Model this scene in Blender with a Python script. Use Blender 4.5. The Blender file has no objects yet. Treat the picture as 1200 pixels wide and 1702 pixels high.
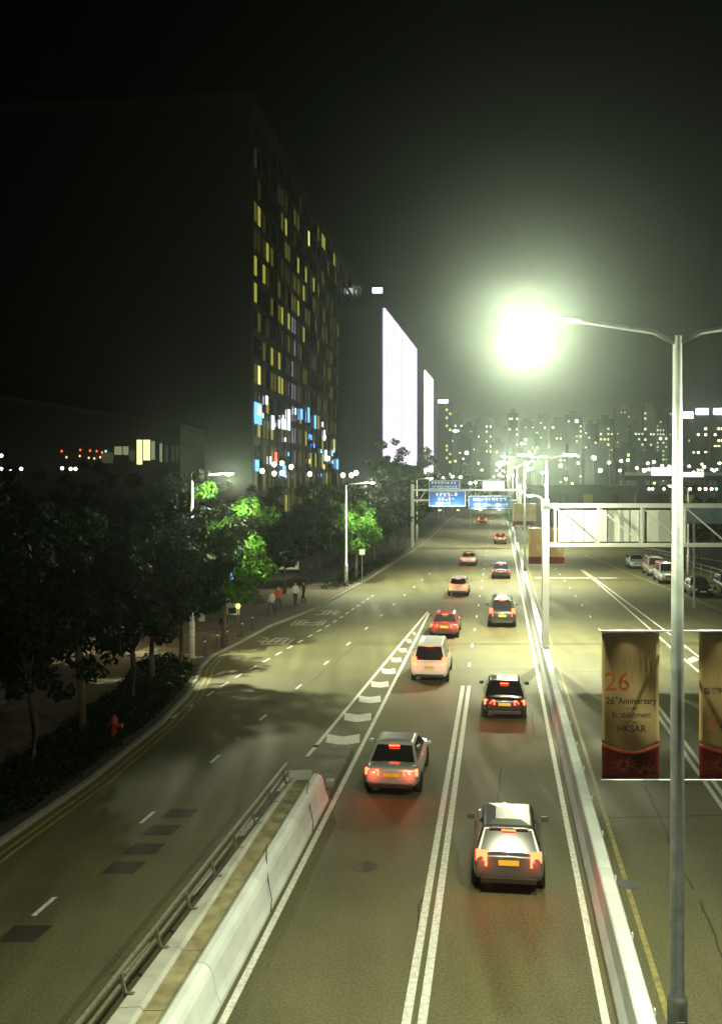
import bpy, math, random
from mathutils import Vector, Matrix
random.seed(7)
R = math.radians
sc = bpy.context.scene
C = sc.collection

# ------------------------------------------------------------------ camera
CAM_H = 10.0
cd = bpy.data.cameras.new('camera'); cam = bpy.data.objects.new('camera', cd); C.objects.link(cam)
cam.location = (0, 0, CAM_H); cam.rotation_euler = (R(90), 0, 0)
cd.sensor_fit = 'VERTICAL'; cd.sensor_height = 36; cd.sensor_width = 36; cd.lens = 35.0
cd.shift_y = -61 / 1702; cd.clip_start = 0.1; cd.clip_end = 6000
sc.camera = cam

# ------------------------------------------------------------------ world (night sky)
w = bpy.data.worlds.new('World'); sc.world = w; w.use_nodes = True
nt = w.node_tree; bg = nt.nodes['Background']
sky = nt.nodes.new('ShaderNodeTexSky'); sky.sky_type = 'NISHITA'; sky.sun_disc = False
sky.sun_elevation = R(-9); sky.sun_rotation = R(200)
nt.links.new(sky.outputs[0], bg.inputs[0]); bg.inputs[1].default_value = 0.05

# ------------------------------------------------------------------ exposure
sc.view_settings.view_transform = 'Standard'; sc.view_settings.look = 'None'
sc.view_settings.exposure = 0.0; sc.view_settings.gamma = 1.0; sc.view_settings.use_curve_mapping = False
sc.render.engine = 'CYCLES'
sc.cycles.use_denoising = True
sc.cycles.max_bounces = 5; sc.cycles.diffuse_bounces = 2; sc.cycles.glossy_bounces = 2
sc.cycles.transmission_bounces = 3; sc.cycles.transparent_max_bounces = 8; sc.cycles.volume_bounces = 0
sc.cycles.sample_clamp_indirect = 4.0
sc.cycles.use_light_tree = True

LAMP = (0.97, 1.0, 0.62)          # greenish warm street light
HAZE = 0.0005  # density of the volume added for the lamp glow

# ------------------------------------------------------------------ materials
M = {}
def mat(name, col, rough=0.6, metal=0.0, var=0.0, scale=6.0, bump=0.0, bscale=None, spec=0.5, col2=None, detail=6, coat=0.0, trans=0.0):
    m = bpy.data.materials.new(name); m.use_nodes = True; M[name] = m
    n = m.node_tree.nodes; l = m.node_tree.links; b = n['Principled BSDF']
    b.inputs['Base Color'].default_value = (*col, 1); b.inputs['Roughness'].default_value = rough
    b.inputs['Metallic'].default_value = metal; b.inputs['Specular IOR Level'].default_value = spec
    b.inputs['Coat Weight'].default_value = coat
    if var > 0 or col2 or bump > 0:
        tc = n.new('ShaderNodeTexCoord'); nz = n.new('ShaderNodeTexNoise')
        nz.inputs['Scale'].default_value = scale; nz.inputs['Detail'].default_value = detail
        l.new(tc.outputs['Object'], nz.inputs['Vector'])
        if var > 0 or col2:
            rp = n.new('ShaderNodeValToRGB')
            c2 = col2 if col2 else tuple(min(1, c * (1 + var)) for c in col)
            c1 = col if col2 else tuple(c * (1 - var) for c in col)
            rp.color_ramp.elements[0].color = (*c1, 1); rp.color_ramp.elements[1].color = (*c2, 1)
            rp.color_ramp.elements[0].position = 0.3; rp.color_ramp.elements[1].position = 0.7
            l.new(nz.outputs['Fac'], rp.inputs[0]); l.new(rp.outputs[0], b.inputs['Base Color'])
        if bump > 0:
            nb = n.new('ShaderNodeTexNoise'); nb.inputs['Scale'].default_value = bscale or scale * 8
            nb.inputs['Detail'].default_value = 3
            l.new(tc.outputs['Object'], nb.inputs['Vector'])
            bp = n.new('ShaderNodeBump'); bp.inputs['Strength'].default_value = bump; bp.inputs['Distance'].default_value = 0.02
            l.new(nb.outputs['Fac'], bp.inputs['Height']); l.new(bp.outputs[0], b.inputs['Normal'])
    return m
def emit(name, col, strength, base=(0.02, 0.02, 0.02)):
    m = mat(name, base, 0.4); b = m.node_tree.nodes['Principled BSDF']
    b.inputs['Emission Color'].default_value = (*col, 1); b.inputs['Emission Strength'].default_value = strength
    return m

def asphalt(name, c, rough=0.55):
    """aggregate + broad wear patches + wheel-track polish"""
    m = bpy.data.materials.new(name); m.use_nodes = True; M[name] = m
    n = m.node_tree.nodes; l = m.node_tree.links; b = n['Principled BSDF']
    tc = n.new('ShaderNodeTexCoord')
    n1 = n.new('ShaderNodeTexNoise'); n1.inputs['Scale'].default_value = 0.35; n1.inputs['Detail'].default_value = 8
    n2 = n.new('ShaderNodeTexNoise'); n2.inputs['Scale'].default_value = 19; n2.inputs['Detail'].default_value = 4
    mp = n.new('ShaderNodeMapping'); mp.inputs['Rotation'].default_value = (0, 0, R(7.9)); mp.inputs['Scale'].default_value = (1.1, 0.05, 1)
    n3 = n.new('ShaderNodeTexNoise'); n3.inputs['Scale'].default_value = 1.0; n3.inputs['Detail'].default_value = 5
    l.new(tc.outputs['Object'], n1.inputs['Vector']); l.new(tc.outputs['Object'], n2.inputs['Vector'])
    l.new(tc.outputs['Object'], mp.inputs['Vector']); l.new(mp.outputs[0], n3.inputs['Vector'])
    a = n.new('ShaderNodeMath'); a.operation = 'MULTIPLY_ADD'; a.inputs[1].default_value = 0.7
    l.new(n1.outputs['Fac'], a.inputs[0]); 
    a2 = n.new('ShaderNodeMath'); a2.operation = 'MULTIPLY'; a2.inputs[1].default_value = 2.2
    l.new(n2.outputs['Fac'], a2.inputs[0]); l.new(a2.outputs[0], a.inputs[2])
    a3 = n.new('ShaderNodeMath'); a3.operation = 'MULTIPLY_ADD'; a3.inputs[1].default_value = 1.1
    l.new(n3.outputs['Fac'], a3.inputs[0]); l.new(a.outputs[0], a3.inputs[2])
    rp = n.new('ShaderNodeValToRGB'); rp.color_ramp.elements[0].position = 0.0; rp.color_ramp.elements[1].position = 1.0
    rp.color_ramp.elements[0].color = (*[x * 0.45 for x in c], 1); rp.color_ramp.elements[1].color = (*[x * 1.55 for x in c], 1)
    mr = n.new('ShaderNodeMapRange'); mr.inputs[1].default_value = 1.45; mr.inputs[2].default_value = 2.55
    l.new(a3.outputs[0], mr.inputs[0]); l.new(mr.outputs[0], rp.inputs[0]); l.new(rp.outputs[0], b.inputs['Base Color'])
    rr = n.new('ShaderNodeMapRange'); rr.inputs[1].default_value = 0.3; rr.inputs[2].default_value = 0.75
    rr.inputs[3].default_value = rough - 0.1; rr.inputs[4].default_value = rough + 0.15
    l.new(n3.outputs['Fac'], rr.inputs[0]); l.new(rr.outputs[0], b.inputs['Roughness'])
    bp = n.new('ShaderNodeBump'); bp.inputs['Strength'].default_value = 0.35; bp.inputs['Distance'].default_value = 0.01
    n4 = n.new('ShaderNodeTexNoise'); n4.inputs['Scale'].default_value = 60; l.new(tc.outputs['Object'], n4.inputs['Vector'])
    l.new(n4.outputs['Fac'], bp.inputs['Height']); l.new(bp.outputs[0], b.inputs['Normal'])
    return m
def leafmat(name, c1, c2):
    m = bpy.data.materials.new(name); m.use_nodes = True; M[name] = m
    n = m.node_tree.nodes; l = m.node_tree.links; b = n['Principled BSDF']; out = n['Material Output']
    tc = n.new('ShaderNodeTexCoord'); nz = n.new('ShaderNodeTexNoise'); nz.inputs['Scale'].default_value = 1.3
    l.new(tc.outputs['Object'], nz.inputs['Vector'])
    rp = n.new('ShaderNodeValToRGB'); rp.color_ramp.elements[0].color = (*c1, 1); rp.color_ramp.elements[1].color = (*c2, 1)
    rp.color_ramp.elements[0].position = .35; rp.color_ramp.elements[1].position = .65
    l.new(nz.outputs['Fac'], rp.inputs[0]); l.new(rp.outputs[0], b.inputs['Base Color']); b.inputs['Roughness'].default_value = 0.6; b.inputs['Specular IOR Level'].default_value = 0.15
    t = n.new('ShaderNodeBsdfTranslucent'); l.new(rp.outputs[0], t.inputs[0])
    mx = n.new('ShaderNodeMixShader'); mx.inputs[0].default_value = 0.4
    l.new(b.outputs[0], mx.inputs[1]); l.new(t.outputs[0], mx.inputs[2]); l.new(mx.outputs[0], out.inputs[0])
    return m

asphalt('asphalt', (0.098, 0.093, 0.046), 0.66)
asphalt('asphalt_patch', (0.034, 0.032, 0.022), 0.7)
mat('soil', (0.03, 0.026, 0.02), 0.9, var=0.4, scale=2, bump=0.5)
mat('paving', (0.10, 0.08, 0.058), 0.8, var=0.25, scale=1.2, bump=0.3)
mat('ground', (0.04, 0.045, 0.035), 0.9, var=0.3, scale=0.3)
mat('white_paint', (0.42, 0.43, 0.41), 0.55, scale=9, col2=(0.80, 0.82, 0.80), detail=10, bump=0.2)
mat('worn_paint', (0.2, 0.2, 0.18), 0.6, scale=7, col2=(0.6, 0.6, 0.55), bump=0.2)
mat('yellow_paint', (0.16, 0.14, 0.05), 0.6, scale=5, col2=(0.36, 0.31, 0.10))
mat('concrete', (0.38, 0.39, 0.37), 0.75, scale=1.6, col2=(0.58, 0.59, 0.56), bump=0.25, bscale=30)
mat('pale_concrete', (0.54, 0.59, 0.62), 0.65, scale=1.0, col2=(0.74, 0.80, 0.84), detail=12, bump=0.15, bscale=25)
mat('sandy_fill', (0.17, 0.15, 0.09), 0.9, scale=2.2, col2=(0.42, 0.38, 0.22), bump=0.6, bscale=30, detail=10)
mat('dirty_concrete', (0.10, 0.10, 0.09), 0.85, scale=1.1, col2=(0.26, 0.25, 0.22), bump=0.4, bscale=30)
mat('kerb', (0.16, 0.155, 0.14), 0.8, scale=4, col2=(0.26, 0.25, 0.23), bump=0.3)
mat('galvanised', (0.40, 0.43, 0.44), 0.42, metal=0.55, var=0.12, scale=5)
mat('pole_steel', (0.20, 0.22, 0.23), 0.45, metal=0.4, var=0.2, scale=5)
mat('white_steel', (0.74, 0.75, 0.73), 0.5, var=0.06, scale=2)
mat('dark_steel', (0.06, 0.06, 0.06), 0.5, metal=0.3, var=0.2)
mat('rail_steel', (0.22, 0.21, 0.16), 0.5, metal=0.5, var=0.25, scale=8)
mat('bark', (0.11, 0.085, 0.06), 0.9, var=0.35, scale=9, bump=0.7)
leafmat('leaf', (0.025, 0.08, 0.010), (0.07, 0.17, 0.02))  # foliage colour made more vivid for the crowns lit by lamps
leafmat('leaf_shade', (0.005, 0.012, 0.0035), (0.012, 0.026, 0.006))  # same foliage with the shade of the unlit planting put into its colour
mat('facade_dark', (0.012, 0.012, 0.014), 0.5, var=0.2, scale=0.3)
mat('facade_brown', (0.025, 0.02, 0.016), 0.6, var=0.2, scale=0.3)
mat('far_wall', (0.025, 0.026, 0.025), 0.8, var=0.3, scale=0.05)
mat('glass_dark', (0.012, 0.014, 0.016), 0.08, spec=0.8)
mat('tyre', (0.015, 0.015, 0.015), 0.85)
mat('rim', (0.45, 0.45, 0.46), 0.3, metal=0.9)
mat('black_trim', (0.015, 0.015, 0.016), 0.5)
for nm, c in dict(silver=(0.42, 0.43, 0.44), black=(0.012, 0.012, 0.014), white=(0.72, 0.72, 0.70), grey=(0.09, 0.095, 0.10),
                  blue=(0.03, 0.05, 0.11), maroon=(0.16, 0.02, 0.02), champagne=(0.33, 0.28, 0.2)).items():
    mat('paint_' + nm, c, 0.28, metal=0.35 if nm in ('silver', 'grey', 'champagne', 'blue') else 0.0, coat=0.8, var=0.03, scale=2)
emit('tail_red', (1.0, 0.055, 0.018), 13.0, (0.2, 0.01, 0.01))
emit('amber', (1.0, 0.32, 0.03), 7.0, (0.3, 0.1, 0.01))
mat('tail_off', (0.22, 0.01, 0.01), 0.2, coat=0.6)
emit('headlamp_lit', (1.0, 0.97, 0.85), 10.0)
mat('headlamp_off', (0.7, 0.72, 0.74), 0.12, coat=1.0)
mat('plate_yellow', (0.7, 0.5, 0.04), 0.5, var=0.03)
mat('plate_white', (0.75, 0.75, 0.72), 0.5, var=0.03)
emit('lamp_lens', LAMP, 60.0)
emit('lamp_lens_far', (1.0, 0.95, 0.68), 30.0)
emit('lamp_amber', (1.0, 0.5, 0.06), 5.0)
mat('hydrant_red', (0.42, 0.05, 0.02), 0.5, var=0.15, scale=9)
leafmat('banner_cloth', (0.42, 0.30, 0.15), (0.54, 0.40, 0.21))
leafmat('banner_red', (0.11, 0.012, 0.010), (0.16, 0.018, 0.014))
mat('banner_ink', (0.06, 0.045, 0.03), 0.8)
mat('banner_orange', (0.5, 0.12, 0.02), 0.8)
mat('banner_faint', (0.42, 0.28, 0.13), 0.8)
mat('banner_gold', (0.36, 0.13, 0.04), 0.8)
mat('sign_blue', (0.012, 0.10, 0.34), 0.5, var=0.05)
mat('sign_white', (0.8, 0.8, 0.8), 0.5)
mat('sign_back', (0.66, 0.68, 0.64), 0.55, var=0.06, scale=1.5)
mat('skin', (0.42, 0.26, 0.18), 0.6)
mat('cloth_black', (0.015, 0.015, 0.018), 0.9); mat('cloth_orange', (0.5, 0.09, 0.03), 0.9)
mat('cloth_white', (0.6, 0.6, 0.58), 0.9); mat('cloth_blue', (0.03, 0.05, 0.1), 0.9)
mat('board_pale', (0.5, 0.5, 0.44), 0.7, var=0.15, scale=2)
mat('red_panel', (0.25, 0.03, 0.02), 0.7, var=0.2)

# ------------------------------------------------------------------ helpers
def P(u, v, z=0.0):
    """place on the level plane of height z that this spot of the photograph shows"""
    y = (CAM_H - z) * 1655.0 / (v - 790.0)
    return Vector(((u - 600.0) * y / 1655.0, y, z))

class MB:
    def __init__(s): s.v = []; s.f = []
    def quad(s, a, b, c, d):
        i = len(s.v); s.v += [tuple(a), tuple(b), tuple(c), tuple(d)]; s.f.append((i, i+1, i+2, i+3)); return s
    def box(s, cx, cy, cz, sx, sy, sz, rz=0.0, bev=0.0):
        i = len(s.v); c, sn = math.cos(rz), math.sin(rz)
        for dz in (-.5, .5):
            for dx, dy in ((-.5, -.5), (.5, -.5), (.5, .5), (-.5, .5)):
                x, y = dx * sx, dy * sy
                s.v.append((cx + x * c - y * sn, cy + x * sn + y * c, cz + dz * sz))
        s.f += [(i+3, i+2, i+1, i), (i+4, i+5, i+6, i+7)] + [(i+k, i+(k+1) % 4, i+4+(k+1) % 4, i+4+k) for k in range(4)]
        return s
    def bar(s, p, q, wd, ht=None, up=(0, 0, 1)):
        p = Vector(p); q = Vector(q); d = (q - p).normalized(); ht = ht or wd
        a = d.cross(Vector(up)); a = a.normalized() if a.length > 1e-4 else Vector((1, 0, 0)); b = a.cross(d)
        i = len(s.v)
        for o in (p, q):
            for sa, sb in ((-.5, -.5), (.5, -.5), (.5, .5), (-.5, .5)): s.v.append(tuple(o + a * sa * wd + b * sb * ht))
        s.f += [(i+3, i+2, i+1, i), (i+4, i+5, i+6, i+7)] + [(i+k, i+(k+1) % 4, i+4+(k+1) % 4, i+4+k) for k in range(4)]
        return s
    def tube(s, pts, rad, n=10, cap=True):
        pts = [Vector(p) for p in pts]
        if not hasattr(rad, '__len__'): rad = [rad] * len(pts)
        i0 = len(s.v)
        for k, p in enumerate(pts):
            d = (pts[min(k+1, len(pts)-1)] - pts[max(k-1, 0)]).normalized()
            a = d.cross(Vector((0, 0, 1))); a = a.normalized() if a.length > 1e-3 else Vector((1, 0, 0)); b = d.cross(a)
            for j in range(n):
                t = 2 * math.pi * j / n; s.v.append(tuple(p + (a * math.cos(t) + b * math.sin(t)) * rad[k]))
        for k in range(len(pts)-1):
            for j in range(n):
                s.f.append((i0+k*n+j, i0+k*n+(j+1) % n, i0+(k+1)*n+(j+1) % n, i0+(k+1)*n+j))
        if cap:
            s.f.append(tuple(i0+j for j in range(n))[::-1]); e = i0+(len(pts)-1)*n; s.f.append(tuple(e+j for j in range(n)))
        return s
    def lathe(s, prof, cx=0, cy=0, n=14):
        i0 = len(s.v)
        for r, z in prof:
            for j in range(n):
                t = 2*math.pi*j/n; s.v.append((cx+r*math.cos(t), cy+r*math.sin(t), z))
        for k in range(len(prof)-1):
            for j in range(n): s.f.append((i0+k*n+j, i0+k*n+(j+1) % n, i0+(k+1)*n+(j+1) % n, i0+(k+1)*n+j))
        s.f.append(tuple(i0+j for j in range(n))[::-1]); e = i0+(len(prof)-1)*n; s.f.append(tuple(e+j for j in range(n)))
        return s
    def loft(s, rings, closed=True, caps=True):
        i0 = len(s.v); n = len(rings[0])
        for r in rings: s.v += [tuple(p) for p in r]
        for k in range(len(rings)-1):
            for j in range(n if closed else n-1):
                s.f.append((i0+k*n+j, i0+k*n+(j+1) % n, i0+(k+1)*n+(j+1) % n, i0+(k+1)*n+j))
        if caps and closed:
            s.f.append(tuple(i0+j for j in range(n))[::-1]); e = i0+(len(rings)-1)*n; s.f.append(tuple(e+j for j in range(n)))
        return s
    def mesh(s, name, m=None, smooth=False):
        me = bpy.data.meshes.new(name); me.from_pydata(s.v, [], s.f); me.update()
        if m: me.materials.append(M[m] if isinstance(m, str) else m)
        if smooth:
            for p in me.polygons: p.use_smooth = True
        return me
    def build(s, name, m, parent=None, smooth=False, bevel=0.0, sub=0):
        return link(name, s.mesh(name, m, smooth), parent, bevel, sub)
def link(name, me, parent=None, bevel=0.0, sub=0):
    o = bpy.data.objects.new(name, me); C.objects.link(o)
    if parent: o.parent = parent
    if bevel:
        b = o.modifiers.new('bevel', 'BEVEL'); b.width = bevel; b.segments = 2; b.limit_method = 'ANGLE'
    if sub:
        b = o.modifiers.new('sub', 'SUBSURF'); b.levels = sub; b.render_levels = sub
    return o
def tag(o, label, cat, group=None):
    o['label'] = label; o['category'] = cat
    if group: o['group'] = group
    return o
def struct(o): o['kind'] = 'structure'; return o
def empty(name, loc=(0, 0, 0), rz=0.0):
    o = bpy.data.objects.new(name, None); C.objects.link(o); o.location = loc; o.rotation_euler = (0, 0, rz); o.empty_display_size = 0.2
    return o
def thing(name, label, cat, loc=(0, 0, 0), rz=0.0, group=None): return tag(empty(name, loc, rz), label, cat, group)
def copy_tree(o, parent=None):
    c = o.copy(); C.objects.link(c); c.parent = parent
    for ch in o.children: copy_tree(ch, c)
    return c
def point(name, loc, power, col, r=0.1, parent=None):
    d = bpy.data.lights.new(name, 'POINT'); d.energy = power; d.color = col; d.shadow_soft_size = r
    o = bpy.data.objects.new(name, d); C.objects.link(o); o.location = loc
    if parent: o.parent = parent
    return o
def spot(name, loc, target, power, col, angle, parent=None, blend=0.5, r=0.05):
    d = bpy.data.lights.new(name, 'SPOT'); d.energy = power; d.color = col; d.spot_size = R(angle); d.spot_blend = blend; d.shadow_soft_size = r
    o = bpy.data.objects.new(name, d); C.objects.link(o); o.location = loc
    o.rotation_euler = (Vector(target) - Vector(loc)).to_track_quat('-Z', 'Y').to_euler()
    if parent: o.parent = parent
    return o
def interp(tab, y):
    if y <= tab[0][0]: a, b = tab[0], tab[1]
    elif y >= tab[-1][0]: a, b = tab[-2], tab[-1]
    else:
        for a, b in zip(tab, tab[1:]):
            if a[0] <= y <= b[0]: break
    t = (y - a[0]) / (b[0] - a[0]); return a[1] + t * (b[1] - a[1])

# ------------------------------------------------------------------ road layout (metres, y runs away from the viewer)
RD = 0.138; ROAD_ANG = -math.atan(RD)
def XL(y): return -2.35 + RD * (y - 19.5)          # left edge line of the main carriageway
def XR(y): return XL(y) + 7.0                      # right edge line
def XS(y): return -4.70 + 0.181 * (y - 20.0)       # right edge of the merging side road
def XD(y): return -7.90 + 0.183 * (y - 20.0)       # lane line of the side road
KL = [(-30, -17.3), (26.5, -9.75), (32.4, -8.75), (39.9, -7.95), (45, -7.75), (49, -7.95), (51.5, -8.2), (54.6, -8.15), (59.1, -7.15), (65.4, -6.0),
      (75.2, -3.05), (85.8, -1.0), (95.7, 0.75), (127, 6.2), (157.6, 11.0), (200, 16.8), (300, 30.6), (700, 85.8)]
def XK(y): return interp(KL, y)
KR = [(-30, 24.0), (60, 38.0), (110, 42.0), (160, 36.0), (200, 41.5), (300, 55.3), (700, 110.5)]
def XKR(y): return interp(KR, y)

g = MB(); g.quad((-1500, -60, -0.25), (1500, -60, -0.25), (1500, 2000, -0.25), (-1500, 2000, -0.25))
struct(g.build('ground', 'ground'))
def strip(name, m, fl, fr, ys, z):
    b = MB()
    for y in ys: b.v += [(fl(y), y, z), (fr(y), y, z)]
    for k in range(len(ys)-1): b.f.append((2*k, 2*k+1, 2*k+3, 2*k+2))
    return struct(b.build(name, m))
YS = [-30, -10, 0, 10, 20, 26.5, 32.4, 36, 39.9, 42, 45, 47, 49, 51.5, 54.6, 57, 59.1, 62, 65.4, 70, 75.2, 80, 85.8, 90, 95.7, 110, 127, 140, 157.6, 180, 200, 250, 300, 400, 550, 700]
road = strip('road', 'asphalt', XK, XKR, YS, 0.0)
paveL = strip('pavement_left', 'paving', lambda y: XK(y) - 60, lambda y: XK(y) - 0.15, YS, 0.13)
paveR = strip('pavement_right', 'paving', lambda y: XKR(y) + 0.15, lambda y: XKR(y) + 60, YS, 0.13)
# kerb stones
kst = MB().box(0, 0, 0.0, 0.15, 0.985, 0.28).mesh('kerb_stone', 'kerb')
def kerb(name, fx, y0, y1, sgn):
    root = struct(empty(name)); y = y0
    while y < y1:
        dx = fx(y + .5) - fx(y - .5); L = math.hypot(dx, 1); ang = -math.atan(dx); step = 1 / L
        o = link('kerb_stone', kst, root, bevel=0); o.location = (fx(y) + sgn * 0.077, y, 0.002 + random.uniform(-.006, .006)); o.rotation_euler = (0, 0, ang + random.uniform(-.006, .006))
        y += step
    return root
kl = kerb('kerb_left', XK, 18, 76, -1)
b = MB(); ysk = [y for y in range(76, 330, 6)]
for y0, y1 in zip(ysk, ysk[1:]): b.bar((XK(y0) - .077, y0, 0), (XK(y1) - .077, y1, 0), 0.15, 0.28)
o = b.build('far_kerb_run', 'kerb', kl); o['kind'] = 'stuff'
b = MB()
for y0, y1 in zip(range(20, 300, 10), range(30, 310, 10)): b.bar((XKR(y0) + .077, y0, 0), (XKR(y1) + .077, y1, 0), 0.15, 0.28)
struct(b.build('kerb_right', 'kerb'))

# ---- painted markings: children of the road
def stripe(name, fx, y0, y1, wd, m='white_paint', z=0.004, n=None):
    n = n or max(1, int((y1 - y0) / 6)); b = MB()
    for k in range(n + 1):
        y = y0 + (y1 - y0) * k / n; x = fx(y); b.v += [(x - wd/2, y, z), (x + wd/2, y, z)]
    for k in range(n): b.f.append((2*k, 2*k+1, 2*k+3, 2*k+2))
    return b.build(name, m, road)
stripe('edge_line', XL, 10, 72, 0.15)
stripe('edge_line', XR, 8, 330, 0.15)
stripe('edge_line', lambda y: XR(y) + 1.17, 8, 200, 0.12, 'yellow_paint')
for s in (-1, 1): stripe('double_line', lambda y: XL(y) + 3.5 + s * 0.145, 8, 47.3, 0.17)
y = 52
while y < 300:
    stripe('lane_dash', lambda q: XL(q) + 3.5, y, y + 1.1, 0.11, n=1); y += 6
y = 23.1 - 6.5
while y < 110:
    stripe('lane_dash', XD, y, y + 1.0, 0.12, 'white_paint', n=1); y += 6
y = 15.9
while y < 36:
    stripe('edge_dash', XS, y, y + 1.5, 0.15, n=1); y += 3.9
stripe('edge_line', XS, 36.6, 73, 0.15)
# hatching in the nose of the island
hv = [1230, 1193, 1163, 1138, 1116, 1097, 1081, 1066, 1053]
for v in hv:
    yc = 16550 / (v - 790); xl, xr = XS(yc) + 0.2, XL(yc) - 0.2
    if xr - xl < 0.15: continue
    bb = MB(); xm = (xl + xr) / 2; h = 0.62; d = 0.42 * (xr - xl)
    for sx, sy in ((xl, d*.45), (xm, -d*.25), (xr, d*.45)): bb.v += [(sx, yc + sy - h, 0.004), (sx, yc + sy + h, 0.004)]
    bb.f += [(0, 2, 3, 1), (2, 4, 5, 3)]; bb.build('hatch_bar', 'worn_paint' if v < 1100 else 'white_paint', road)
# double yellow lines by the left kerb
for d in (0.28, 0.55): stripe('yellow_line', lambda y: XK(y) + d, 18, 56, 0.10, 'yellow_paint', n=60)
# lay-by: short dashes and worn lettering blocks
LB = [(43.5, -7.3), (49.7, -6.1), (56, -4.58), (67, -2.0), (86, 1.6)]
y = 41.0
while y < 84:
    stripe('lay_by_dash', lambda q: interp(LB, q), y, y + 1.0, 0.13, n=1); y += 2.05
rnd = random.Random(3)
for yc, nrow in ((60.0, 5), (67.5, 5), (72.5, 4)):
    xc = (XK(yc) + interp(LB, yc)) / 2 + .15; bb = MB(); wdt = (interp(LB, yc) - XK(yc)) * .62
    for k in range(nrow):
        x0 = xc - wdt/2 + wdt * k / nrow; ww = wdt / nrow * .8
        for (ax, ay, bx, by) in ((0, -1, 0, 1), (0, 1, 1, 1), (0, -.1, 1, .1), (1, -1, 1, .6), (0, -1, 1, -.9)):
            if rnd.random() < .3: continue
            p = Vector((x0 + ax*ww + .18*ay*.8, yc + ay*1.1, 0.0041 + k*0)); q = Vector((x0 + bx*ww + .18*by*.8, yc + by*1.1, 0.0041))
            dd = (q - p); nn = Vector((-dd.y, dd.x, 0)).normalized() * (.09 if abs(dd.y) < abs(dd.x) * 3 else .055)
            if abs(dd.y) < abs(dd.x)*3: nn *= 1.6
            zz = Vector((0, 0, rnd.uniform(0, .003))); bb.quad(p - nn + zz, q - nn + zz, q + nn + zz, p + nn + zz)
    bb.build('worn_road_word', 'worn_paint', road)
# right carriageway
for s in (-1, 1): stripe('double_line', lambda y: 11.1 + 0.128 * (y - 30.6) + s * 0.145, 12, 60, 0.15)
y = 64
while y < 200: stripe('lane_dash', lambda q: 11.1 + 0.128*(q-30.6), y, y+1, .1, n=1); y += 6
HA = [(20, 14.6), (54.6, 18.55), (62, 19.35), (92, 22.2), (125, 25.2)]; HB = [(20, 13.6), (50.6, 17.15), (58, 18.0), (92, 21.9), (125, 25.1)]
stripe('edge_line', lambda y: interp(HA, y), 20, 105, 0.14); stripe('edge_line', lambda y: interp(HB, y), 20, 105, 0.14)
for y in (30, 34, 38, 42, 46, 49.5, 53, 56.5):
    a, c = interp(HB, y) + .15, interp(HA, y + .9) - .15
    MB().quad((a, y, .004), (a + .0, y + .9, .004), (c, y + 1.9, .004), (c, y + 1.0, .004)).build('hatch_bar', 'white_paint', road)
stripe('parking_line', lambda y: interp([(60, 26.0), (82, 26.9), (103, 27.4), (130, 28.2)], y), 60, 125, 0.22, 'yellow_paint')
bb = MB(); xa = 13.6
for k in range(34):
    x0 = XR(97) + 1.6 + k * .24
    if rnd.random() < .75: bb.quad((x0, 96.4 + rnd.uniform(-.3, .3), .004), (x0 + .2, 96.4, .004), (x0 + .2, 97.5, .004), (x0, 97.6, .004))
bb.build('worn_stop_line', 'worn_paint', road)
for yj, xa, xb in ((50.6, XR(50.6) + 1.0, 17.0), (51.0, XL(51) + .1, XR(51) - .1), (88, XL(88), XR(88)), (29, XR(29) + 1.0, 10.8)):
    MB().quad((xa, yj, .002), (xb, yj + .25, .002), (xb, yj + .33, .002), (xa, yj + .08, .002)).build('road_joint', 'asphalt_patch', road)
rc = random.Random(17)
for (x0, y0, ln_) in ((1.0, 20, 7), (3.2, 26, 9), (6.6, 38, 10), (7.2, 18, 6), (8.0, 24, 9), (9.5, 34, 10), (3.4, 46, 12), (-2.6, 47, 12), (12.6, 44, 10)):
    bb = MB(); x, y = x0, y0; sl = RD if x0 > -2 else .18; n = int(ln_*2.2)
    for k in range(n):
        w_ = .018 + .014*rc.random(); bb.v += [(x - w_, y, .0022), (x + w_, y, .0022)]; x += sl*.45 + rc.uniform(-.07, .07); y += .45
    for k in range(n - 1): bb.f.append((2*k, 2*k+1, 2*k+3, 2*k+2))
    bb.build('crack_seal', 'asphalt_patch', road)
# dark asphalt squares on the side road
for (u, v) in ((40, 1552), (205, 1442), (240, 1411), (268, 1380), (298, 1352), (300, 1134)):
    p = P(u, v); yy = p.y; s = .42
    MB().quad((p.x-s-.06, yy-s*.95, .003), (p.x+s-.06, yy-s*.95, .003), (p.x+s+.1, yy+s*.95, .003), (p.x-s+.1, yy+s*.95, .003)).build('dark_square', 'asphalt_patch', road)
for (u, v, r) in ((398, 1091, .42), (427, 1094, .42), (605, 1440, .35), (445, 1167, .35), (1045, 1470, .3)):
    p = P(u, v); bb = MB(); n = 18
    bb.v = [(p.x + r*math.cos(6.2832*k/n), p.y + r*math.sin(6.2832*k/n), .0045) for k in range(n)]; bb.f = [tuple(range(n))]
    bb.build('manhole_cover', 'dark_steel', road)

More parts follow.
